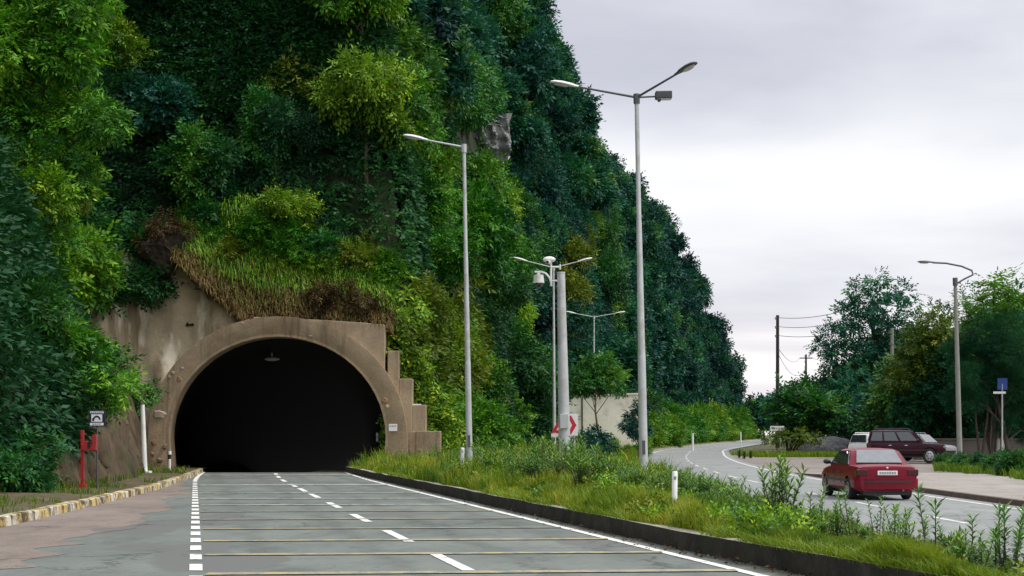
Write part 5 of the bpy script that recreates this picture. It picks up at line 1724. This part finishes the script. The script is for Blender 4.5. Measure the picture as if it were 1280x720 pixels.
# shrubs at the foot of the hill and along the far road
rs = random.Random(12)
def shrub_row(spots, label, group, kinds):
    for (px, Yp, sc) in spots:
        x = P(px, Yp)[0]
        z = max(float(zg(Yp)), min(float(hillz(x, Yp)), float(zg(Yp)) + 7)) if x < foot(Yp) else float(zg(Yp)) + .1
        k = kinds[rs.randrange(len(kinds))]
        put(k, (x, Yp, z - .1), rs.uniform(0, 6.28), (sc, sc, sc * rs.uniform(.9, 1.25)), label, group, 'shrub')
shrub_row([(px + rs.uniform(-8, 8), rs.uniform(84, 96), rs.uniform(.8, 1.35) * (1 if px < 590 else .55 if px < 640 else .34)) for px in list(range(515, 700, 13)) + [498, 506, 512, 520, 530, 545]],
          'yellow-green shrub at the foot of the hill right of the tunnel', 'shrubs beside the tunnel', ['shrub0', 'shrub1', 'shrub0', 'yellow0'])
shrub_row([(px + rs.uniform(-10, 10), rs.uniform(96, 128), rs.uniform(.3, .5)) for px in range(630, 800, 13)],
          'green shrub in the verge in front of the cream building', 'shrubs in front of the cream building', ['shrub0', 'shrub1'])
spots = []
for Yp in np.arange(150, 330, 5.5):
    for q in range(2):
        x = float(rL(Yp)) - 2.0 - 2.6 * q - rs.uniform(0, 1.4)
        spots.append((640 + x / Yp * FPX, Yp, rs.uniform(1.0, 1.6) + .5 * q))
shrub_row(spots, 'green shrub on the outside of the far bend below the hill', 'shrubs along the far bend', ['shrub0', 'shrub1', 'shrub1'])

# small tree in the verge
lt = pclumps([(745, 468, 20), (725, 475, 17), (765, 475, 18), (738, 455, 12), (758, 457, 13), (716, 487, 7), (778, 488, 7), (750, 480, 12), (735, 484, 9)], 88, rr)
big_tree('small round-crowned tree standing in the verge before the cream building', (P(749, 88)[0], 88, .4), lt, 420, 96, leaf='leaf_mid', tr=.10, L=.32, nl=7, ll=.24, lw=.09, droop=.3, name='small_tree', top=.8)
lt = pclumps([(728, 555, 16), (745, 550, 14), (758, 558, 12), (740, 565, 14)], 74, rr)
big_tree('dark low bush below the small verge tree', (P(742, 74)[0], 74, .3), lt, 420, 97, leaf='leaf_dark', tr=.04, L=.35, ll=.22, lw=.08, name='bush', cat='bush')
lt = pclumps([(795, 522, 12), (802, 508, 8), (785, 530, 8), (798, 537, 12)], 110, rr)
big_tree('dark bush hiding the right end of the cream building', (P(797, 110)[0], 110, .4), lt, 300, 98, leaf='leaf_dark', tr=.05, L=.4, ll=.26, lw=.09, name='bush', cat='bush')

# right-hand trees: dark leaf colours carry the shade of their backlit sides
lt = pclumps([(1085, 375, 30), (1060, 395, 24), (1110, 390, 28), (1130, 365, 16), (1098, 350, 14), (1040, 425, 22), (1080, 420, 34), (1025, 432, 13), (1115, 430, 30), (1060, 455, 30), (1095, 465, 34), (1130, 455, 26), (1070, 490, 30), (1040, 470, 18), (1100, 505, 34), (1140, 490, 30), (1130, 525, 30), (1075, 520, 24), (1068, 362, 10), (1142, 385, 10), (1090, 440, 26), (1050, 500, 24), (1110, 480, 30), (1045, 445, 16), (1120, 410, 18), (1150, 520, 26), (1095, 540, 26)], 150, rr)
big_tree('tall dark tree with an open ragged crown behind the parked cars', (P(1092, 150)[0], 150, .4), lt, 40, 101, leaf='leaf_dark', tr=.35, L=.75, nl=7, ll=.42, lw=.16, droop=.3)
lt = pclumps([(1165, 385, 16), (1180, 375, 12), (1150, 400, 13), (1190, 392, 14), (1205, 370, 13), (1172, 405, 14), (1210, 395, 12), (1145, 380, 8)], 140, rr)
big_tree('thin-leaved tree showing sky through its crown behind the concrete lamp post', (P(1180, 140)[0], 140, .4), lt, 26, 102, leaf='leaf_mid', tr=.2, L=.7, nl=6, ll=.38, lw=.13, droop=.3)
lt = pclumps([(1168, 408, 22), (1145, 430, 22), (1180, 430, 26), (1130, 455, 18), (1160, 455, 26), (1120, 475, 14), (1150, 480, 20), (1185, 460, 22)], 112, rr)
big_tree('yellow-green drooping tree left of the concrete lamp post', (P(1160, 112)[0], 112, .4), lt, 130, 103, leaf='leaf_yellow', tr=.2, L=.65, nl=8, ll=.36, lw=.12, droop=.6, tint=.42)
# tree of heaven: big fronds radiating from shoot tips
def frond_tree(label, base, tips, seed, leaf, nfr, FL, tr, name='frond_tree', nl=13, ll=.34, lw=.10, spread=.15):
    rng = np.random.default_rng(seed)
    Vs = []; Ts = []
    root = thing(name, label, 'tree', base)
    mb = MB(); b = Vector((0, 0, -.3))
    for (tp, scl) in tips:
        tpv = Vector(tp) - Vector(base)
        m1 = b.lerp(tpv, .5) + Vector((rng.uniform(-.3, .3), 0, .3))
        mb.tube([b, m1, tpv], [tr, tr * .6, tr * .2], 8)
        az = rng.uniform(0, 2 * PI, nfr); el = rng.uniform(-.35, 1.2, nfr)
        D = np.stack([np.cos(az) * np.cos(el), np.sin(az) * np.cos(el), np.sin(el)], 1)
        Pt = np.tile(np.array([list(tpv)]), (nfr, 1)) - np.array([0, 0, 1]) * rng.uniform(0, .9, (nfr, 1)) * scl
        V, T = sprays(Pt, D, FL * scl, nl, ll * scl, lw * scl, .05, rng, np.full(nfr, .55) + rng.normal(0, spread, nfr), flat=.2)
        Vs.append(V); Ts.append(T)
    np_mesh('crown', np.concatenate(Vs), 4, np.concatenate(Ts), leaf, root)
    build('trunk', mb, 'bark', root, smooth=True, fix=False)
    return root
def tip(px, py, Y, s=1.0): return (P(px, Y, py), s)
Yf = 102
frond_tree('tree with long palm-like fronds topping the right-hand trees', (P(1243, Yf)[0], Yf, .3),
           [tip(1243, 352, Yf, 1.1), tip(1228, 372, Yf + 1, .9), tip(1262, 358, Yf - 1, .95), tip(1275, 372, Yf + 1, .9), tip(1212, 385, Yf, .8), tip(1250, 385, Yf - 1, 1.0), tip(1232, 400, Yf, 1.0), tip(1290, 355, Yf, .9), tip(1270, 398, Yf, 1.0), tip(1205, 405, Yf + 1, .7)], 111, 'leaf_bright', 34, 1.75, .16, ll=.42, lw=.11)
# dense pine with bare stems in front
lt = pclumps([(1235, 420, 30), (1262, 410, 28), (1215, 445, 28), (1250, 450, 36), (1280, 440, 34), (1225, 480, 30), (1260, 485, 34), (1205, 470, 20), (1290, 480, 30), (1240, 505, 24), (1212, 500, 18), (1275, 515, 24), (1195, 495, 18), (1235, 525, 16), (1255, 530, 16), (1285, 540, 20), (1200, 430, 18)], 98, rr)
big_tree('dense dark pine with bare slanting stem at the right edge', (P(1262, 97)[0], 97, .25), lt, 520, 104, leaf='leaf_pine', tr=.17, L=.30, nl=8, ll=.24, lw=.022, droop=.0, name='pine_tree', bark='bark', top=.7)
lt = pclumps([(1190, 450, 20), (1175, 490, 24), (1165, 520, 22), (1190, 515, 26), (1150, 505, 18), (1200, 535, 20), (1225, 525, 22), (1180, 470, 20), (1245, 530, 18), (1265, 535, 18), (1285, 535, 20), (1165, 540, 18), (1205, 550, 16), (1135, 525, 20), (1150, 475, 18), (1230, 548, 14), (1260, 552, 14), (1140, 500, 18), (1210, 505, 22)], 112, rr)
big_tree('very dark bushy tree filling the gap behind the maroon off-roader', (P(1185, 112)[0], 112, .3), lt, 170, 105, leaf='leaf_pine', tr=.16, L=.6, nl=7, ll=.36, lw=.14, droop=.2, name='dark_tree')
for k, (px, pt, pb, rad, lb) in enumerate([(1226, 515, 572, .10, 'slim bare tree stem left of the white stakes'), (1239, 505, 570, .09, 'pale thin tree stem behind the white stakes')]):
    yk = 97.5
    x, _, zt = P(px, yk, 470)
    r = frond_tree(lb, (x, yk, .25), [((x + .4, yk, zt), .8), ((x - .3, yk + .2, zt - .6), .7)], 120 + k, 'leaf_dark', 14, 1.2, rad, name='slim_tree', ll=.3, lw=.1)
# bushes at the bend
Yb = 134
frond_tree('bright leafy bush with long fronds at the inside of the bend', (P(985, Yb)[0], Yb, .4),
           [tip(px, py, Yb + rr.uniform(-2, 2), s) for (px, py, s) in [(985, 495, 1.1), (1005, 490, 1.0), (1020, 500, 1.0), (970, 510, .9), (995, 515, 1.1), (1015, 520, 1.1), (1035, 510, .9), (978, 530, .9), (1000, 535, 1.0), (1025, 530, 1.0), (1045, 520, .9), (1050, 500, .8), (1010, 505, 1.0)]], 112, 'leaf_mid', 46, 1.7, .07, name='bush', ll=.50, lw=.19, spread=.35)
lt = pclumps([(1000, 545, 12), (975, 545, 10), (1020, 548, 8), (960, 548, 7)], 124, rr)
big_tree('low yellow-green bush beside the small white sign', (P(985, 124)[0], 124, .3), lt, 150, 106, leaf='leaf_yellow', tr=.05, L=.4, ll=.25, lw=.09, name='bush', cat='bush', tint=.4)
lt = pclumps([(1060, 500, 30), (1045, 520, 24), (1080, 530, 30), (1110, 530, 30), (1030, 535, 18), (1065, 545, 18)], 146, rr)
big_tree('dark round bush behind the gravel heap', (P(1065, 146)[0], 146, .4), lt, 60, 107, leaf='leaf_dark', tr=.1, L=.6, ll=.36, lw=.14, name='bush', cat='bush')
# trees closing the view far behind
for k, (px, Yp, sc, lb) in enumerate([(955, 330, 1.5, 'distant tree where the road disappears round the bend'), (990, 260, 1.5, 'distant dark tree left of the far utility pole'), (1030, 240, 1.6, 'distant tree behind the dark round bush'), (1150, 190, 2.3, 'tall background tree behind the yellow-green one'),
        (1210, 170, 2.3, 'background tree behind the concrete lamp post top'), (1270, 165, 2.4, 'background tree at the far right edge'), (1320, 150, 2.2, 'background tree just beyond the right edge'), (1105, 210, 1.9, 'background tree seen through the ragged dark crown')]):
    put('dark%d' % (k % 3), (P(px, Yp)[0], Yp, float(zg(Yp)) - .3), k * 1.3, (sc, sc, sc * 1.0), lb, 'background trees on the right')
for k, (px, Yp, sc, kd, lb) in enumerate([(1128, 128, 1.25, 'mid0', 'mid-green tree filling the belt behind the white off-roader'), (1200, 122, 1.35, 'mid1', 'green tree behind the concrete lamp post'), (1240, 118, 1.3, 'bright1', 'bright green tree behind the dense dark pine'), (1290, 116, 1.5, 'mid2', 'green tree cut by the right edge behind the pine'),
        (1165, 135, 1.5, 'dark1', 'dark tree deep in the belt left of the concrete lamp post'), (1080, 160, 1.3, 'mid1', 'green tree low behind the gravel heap'), (1010, 170, 1.2, 'mid0', 'green tree just right of the tallest utility pole')]):
    put(kd, (P(px, Yp)[0], Yp, float(zg(Yp)) - .4), k * 1.1 + .4, (sc, sc, sc * 1.05), lb, 'trees in the belt on the right')
# low hedge plants on the right verge
rs = random.Random(33)
for k in range(16):
    px = 1176 + k * 7.5 + rs.uniform(-4, 4); Yp = 78 - k * 1.15 + rs.uniform(0, 7)
    s = rs.uniform(.16, .24) + .012 * k
    put('shade', (P(px, Yp)[0], Yp, float(zg(Yp)) + .14), rs.uniform(0, 6), (s * 1.2, s, s), 'low green plant in the verge at the foot of the right-hand trees', 'low plants under the right-hand trees', 'plant')

# shrubs breaking up the grassy bank above the arch
rs = random.Random(71)
for k, (px, py, kd, sc, dy) in enumerate([(292, 318, 'yellow0', .75, .2), (250, 292, 'shrub0', .8, .6), (318, 288, 'shrub1', .9, .8), (275, 268, 'shade', .9, 1.2), (362, 318, 'shrub0', .75, .5), (398, 335, 'shrub1', .7, .5), (432, 332, 'yellow1', .8, .7), (468, 345, 'shrub0', .8, .6), (345, 345, 'yellow1', .4, 0), (300, 345, 'shrub1', .35, -.1), (410, 310, 'shade', .9, 1.2), (365, 290, 'shrub0', .8, 1.2), (478, 370, 'shrub1', .5, .3), (446, 358, 'shrub0', .45, .1)]):
    x, y_, z = P(px, 81.0 + dy, py)
    put(kd, (x, y_, z - 1.1 * sc), rs.uniform(0, 6), sc, 'leafy shrub rooted in the grassy bank just above the arch', 'shrubs on the bank above the arch', 'shrub')

# ------------------------------------------------------------------ oleanders on the verge
def oleander(seed, stems, H):
    rng = np.random.default_rng(seed)
    root = bpy.data.objects.new('oleander', None); COL.objects.link(root)
    mb = MB(); PP = []; DD = []; TT = []
    for s in range(stems):
        an = rng.uniform(0, 6.28); lean = rng.uniform(.05, .55) if stems > 1 else .06
        h = H * rng.uniform(.55, 1.0)
        tp = Vector((math.cos(an) * lean * h, math.sin(an) * lean * h, h))
        b = Vector((math.cos(an) * .05, math.sin(an) * .05, -.1))
        mid = b.lerp(tp, .5) + Vector((0, 0, .05))
        mb.tube([b, mid, tp], [.012, .010, .005], 5, caps=False)
        nw = int(h / .05)
        for w in range(nw):
            t = .22 + .78 * w / max(1, nw - 1)
            p = (b.lerp(mid, t * 2) if t < .5 else mid.lerp(tp, t * 2 - 1))
            for q in range(3):
                a2 = w * 1.05 + q * 2.094 + rng.uniform(-.3, .3)
                up = rng.uniform(.15, .8) + .9 * t ** 4
                PP.append(p); DD.append((math.cos(a2), math.sin(a2), up)); TT.append(.15 + .6 * t + rng.normal(0, .14))
    PP = np.array([tuple(p) for p in PP]); DD = nrmz(np.array(DD)); n = len(PP)
    side = nrmz(np.cross(DD, np.array([[0, 0, 1.0]])))
    l = rng.uniform(.13, .21, (n, 1)); hw = l * .10
    tipd = DD.copy(); tipd[:, 2] -= .45; tipd = nrmz(tipd)
    m1 = PP + DD * l * .5; t1 = m1 + tipd * l * .5
    V = np.stack([PP, m1 + side * hw, t1, m1 - side * hw], 1).reshape(-1, 3)
    np_mesh('foliage', V, 4, np.clip(np.array(TT), 0, 1), 'leaf_ole', root)
    build('stem', mb, 'bark', root, fix=False)
    return root
for i, (st, H) in enumerate([(7, 1.0), (10, .95), (4, 1.05), (2, 1.1), (1, 1.0), (13, .8)]):
    PROTO['ole%d' % i] = oleander(900 + i, st, H)
ro = random.Random(44)
def ole(px, Yp, kind, s, label, group):
    x = P(px, Yp)[0]
    z = vz(x, Yp)
    return put('ole%d' % kind, (x, Yp, z - .03), ro.uniform(0, 6.28), (s, s, s * ro.uniform(.92, 1.1)), label, group, 'shrub')
near = [(1262, 16.3, 0, .78, 'bushy oleander cut by the right edge in the near corner of the verge'), (1250, 16.5, 2, .85, 'tall oleander next to the one in the near right corner'), (1226, 17.0, 0, .5, 'low oleander with drooping leaves left of the near corner clump'),
        (1220, 17.6, 4, .8, 'thin single-stem oleander at the end of the verge'), (1164, 18.6, 3, .95, 'upright oleander standing alone below the sedan tail'), (1158, 19.0, 4, .62, 'short single stem beside the upright lone oleander'), (1122, 19.6, 0, .62, 'low bushy oleander with outspread leaves under the red sedan'),
        (1116, 22.6, 4, .75, 'single bare-stemmed oleander in front of the sedan rear wheel'), (1066, 22.5, 2, .72, 'tall oleander in front of the sedan bumper, right one'), (1045, 23.0, 1, .62, 'bushy oleander in front of the sedan door'), (1030, 23.5, 4, .75, 'thin oleander left of the sedan'),
        (1012, 25.0, 3, .85, 'two-stemmed oleander between the bushy ones left of the sedan'), (975, 25.2, 1, 1.1, 'big bushy oleander left of the sedan, nearest the road'), (985, 26.0, 2, 1.1, 'tall oleander just behind the big bushy one'), (962, 27.0, 2, .9, 'oleander at the left side of the big bushy one')]
for (px, Yp, k, s, lb) in near:
    ole(px, Yp, k, s, lb, None)
for k in range(26):
    Yp = 17.5 + k * .5 + ro.uniform(-.4, .4)
    lo, hi = 640 + (XL(Yp) + 1.0) / Yp * FPX, 640 + (float(rL(Yp)) - .3) / Yp * FPX
    ole(lo + (hi - lo) * ro.uniform(.25, 1.0), Yp, [0, 3, 2, 5, 4, 5][ro.randrange(6)], ro.uniform(.35, .68), 'knee-high oleander in the grass of the near verge', 'small oleanders in the near verge')
for k in range(46):
    px = 925 - k * 5.9 + ro.uniform(-6, 6)
    Yp = 29.5 + k * .36 + ro.uniform(-1.2, 2.0)
    x = P(px, Yp)[0]
    if x < XL(Yp) + .9: continue
    ole(px, Yp, [0, 1, 2, 5, 1][ro.randrange(5)], ro.uniform(.75, 1.2) * (.66 if px > 770 else .9), 'oleander in the dense row between the marker post and the camera pole', 'oleanders in the dense middle row')
for k in range(74):
    Yp = 37 + k * .38 + ro.uniform(-1, 1)
    lo, hi = 640 + (XL(Yp) + 1.2) / Yp * FPX, 640 + (float(rL(Yp)) - .5) / Yp * FPX
    px = lo + (hi - lo) * ro.uniform(.05, .8)
    ole(px, Yp, [0, 1, 2, 5, 3][ro.randrange(5)], ro.uniform(.75, 1.3) * (.55 if px > 750 else 1), 'oleander in the scattered bed around the camera pole and the lamp posts', 'oleanders in the far part of the verge')
for (px, Yp) in [(930, 112), (938, 114), (924, 116)]:
    x = P(px, Yp)[0]
    put('ole5', (x, Yp, float(zg(Yp))), ro.uniform(0, 6), .9, 'low dark plant on the kerb nose where the parking lot opens', 'plants on the kerb nose', 'plant')

# grass in the verge
def grass():
    rng = np.random.default_rng(77)
    def blades(X, Y, Z, L, w, tint, lean=.5):
        n = len(X); az = rng.uniform(0, 2 * PI, n)
        d = np.stack([np.cos(az), np.sin(az)], 1) * (lean * rng.random(n))[:, None]
        s = np.stack([-np.sin(az + rng.normal(0, .6, n)), np.cos(az), np.zeros(n)], 1)
        p = np.stack([X, Y, Z - .02], 1)
        m1 = p.copy(); m1[:, :2] += d * (L * .5)[:, None]; m1[:, 2] += L * .62
        t1 = p.copy(); t1[:, :2] += d * (L * 1.25)[:, None]; t1[:, 2] += L * .95
        w2 = w[:, None] / 2
        V = np.stack([p - s * w2, p + s * w2, m1 + s * w2 * .8, m1 - s * w2 * .8, m1 - s * w2 * .8, m1 + s * w2 * .8, t1 + s * w2 * .12, t1 - s * w2 * .12], 1).reshape(-1, 3)
        return V, np.repeat(np.clip(tint, 0, 1), 2)
    n = 260000
    Y = 1 / (1 / 130 + (1 / 13 - 1 / 130) * rng.random(n))
    l = np.where(Y < 79, XL(Y) + .16, foot(Y) - 2); r = rL(Y) - .05
    X = l + (r - l) * rng.random(n)
    dens = fbm(X * .8, Y * .45, 4, 61)
    ok = dens > .30 + .2 * rng.random(n) - .1
    X, Y, dens = X[ok], Y[ok], dens[ok]
    Z = med_z(X, Y)
    L = (.07 + .34 * np.clip(fbm(X * 1.4, Y * .6, 3, 91) * 1.5 - .3, 0, 1) ** 1.4) * rng.uniform(.5, 1.6, len(X)) * (1 + .9 * np.clip((Y - 32) / 20, 0, 1)) * np.clip((X - XL(Y)) / .5 + .45, .45, 1)
    w = np.maximum(.007, .00055 * Y)
    tint = .56 + (fbm(X * 1.1, Y * .5, 4, 66) - .5) * 2.3 + rng.normal(0, .16, len(X))
    V, T = blades(X, Y, Z, L, w, tint)
    o = np_mesh('grass', V, 4, T, 'grass'); o['kind'] = 'stuff'
    n = 9000
    Y = 1 / (1 / 79 + (1 / 13 - 1 / 79) * rng.random(n)); X = XL(Y) + rng.uniform(.02, .22, n)
    ok = fbm(Y * .35, Y * 0 + 2, 4, 83) > .57
    X, Y = X[ok], Y[ok]
    V, T = blades(X, Y, np.full(len(X), .25), .16 * rng.uniform(.4, 1.5, len(X)), np.maximum(.007, .00055 * Y), .5 + rng.normal(0, .15, len(X)), 1.6)
    o = np_mesh('grass', V, 4, T, 'grass'); o['kind'] = 'stuff'
    n = 900
    Y = 1 / (1 / 79 + (1 / 9 - 1 / 79) * rng.random(n)); X = XL(Y) - .03 - np.abs(rng.normal(0, .22, n))
    D = np.stack([rng.normal(0, 1, n), rng.normal(0, 1, n), np.full(n, .1)], 1)
    V, T = sprays(np.stack([X, Y, np.full(n, .03)], 1), D, .05, 2, .06, .03, .0, rng, .5 + rng.normal(0, .25, n))
    o = np_mesh('leaf_litter', V, 4, T, 'leaf_brown'); o['kind'] = 'stuff'
    # broad-leaved weeds
    n = 52000
    Y = 1 / (1 / 110 + (1 / 14 - 1 / 110) * rng.random(n))
    l = XL(Y) + .25; l = np.where(Y < 79, l, foot(Y) - 2); r = rL(Y) - .15
    X = l + (r - l) * rng.random(n); Z = med_z(X, Y)
    ok = (fbm(X * .9, Y * .45, 4, 71) > .47) & (rng.random(n) < np.clip((Y - 20) / 22, .03, 1))
    X, Y, Z = X[ok], Y[ok], Z[ok]
    D = np.stack([rng.normal(0, .6, len(X)), rng.normal(0, .6, len(X)), np.ones(len(X))], 1)
    hgt = rng.uniform(0, 1, len(X)) ** 1.6 * (.30 + .5 * np.clip((Y - 30) / 25, 0, 1)) * np.clip(fbm(X * 1.1, Y * .5, 3, 95) * 2 - .5, .15, 1.2)
    V, T = sprays(np.stack([X, Y, Z + hgt], 1), D, .2, 5, .10, .045, .0, rng, .6 + rng.normal(0, .22, len(X)))
    half = np.repeat(fbm(X * .5, Y * .25, 3, 97) + rng.normal(0, .08, len(X)) > .42, 5)
    V4 = V.reshape(-1, 4, 3)
    third = np.repeat(vnoise(X * 1.3, Y * .6, 99) > .5, 5)
    for sel, m in ((half & third, 'leaf_yellow'), (half & ~third, 'leaf_bright'), (~half, 'leaf_ole')):
        o = np_mesh('weeds', V4[sel].reshape(-1, 3), 4, T[sel], m); o['kind'] = 'stuff'
    # little pale flowers
    n = 900
    Y = 1 / (1 / 70 + (1 / 14 - 1 / 70) * rng.random(n)); l = XL(Y) + .3; r = rL(Y) - .2
    X = l + (r - l) * rng.random(n) ** 1.5; Z = med_z(X, Y) + rng.uniform(.12, .3, n)
    s = np.maximum(.012, .0006 * Y) * rng.uniform(.6, 1.1, n)
    p = np.stack([X, Y, Z], 1); a = np.zeros((n, 3)); a[:, 0] = s; b = np.zeros((n, 3)); b[:, 2] = s * .7; b[:, 1] = -s * .6
    V = np.stack([p - a, p - b, p + a, p + b], 1).reshape(-1, 3)
    o = np_mesh('flowers', V, 4, None, 'flower'); o['kind'] = 'stuff'
    # tufts along the left strip and the rock foot
    n = 14000
    Y = 1 / (1 / 82 + (1 / 16 - 1 / 82) * rng.random(n)); l = leftfoot(Y) - .2; r = lkerb(Y) - .3
    l = np.maximum(l, r - 9)
    X = l + (r - l) * rng.random(n)
    ok = (fbm(X * .9, Y * .35, 4, 81) > .52) | ((X - l) < .8)
    X, Y = X[ok], Y[ok]; Z = left_ground_z(X, Y)
    L = .12 * rng.uniform(.5, 1.8, len(X)) + .12 * (X - leftfoot(Y) < .8)
    V, T = blades(X, Y, Z, L, np.maximum(.008, .0006 * Y), .3 + rng.normal(0, .2, len(X)))
    o = np_mesh('grass', V, 4, T, 'grass'); o['kind'] = 'stuff'
    # rough grass along the far verge and the foot of the right trees
    n = 44000
    Y = rng.uniform(52, 128, n); X = np.where(rng.random(n) < .6, rng.uniform(17.5, 36, n), rR(Y) + rng.uniform(1.6, 9, n))
    pxs = 640 + X / Y * FPX; ylo = 75.6 - (pxs - 1170) * .17 + 3 * vnoise(X * .8, Y * .3, 5)
    ok = ((pxs > 1168) & (Y > ylo) & (Y < ylo + 13) & (Y > 50)) | ((Y > 118) & (X < rR(Y) + 9 - (Y - 118) * .1))
    X, Y = X[ok], Y[ok]; Z = zg(Y) + np.where(Y < 78, .13, 0)
    V, T = blades(X, Y, Z, .30 * rng.uniform(.5, 1.6, len(X)), .0007 * Y, np.where(Y > 100, .45, .2) + rng.normal(0, .12, len(X)))  # lower tint on the near part paints in the shade under the trees
    o = np_mesh('grass', V, 4, T, 'grass'); o['kind'] = 'stuff'
grass()
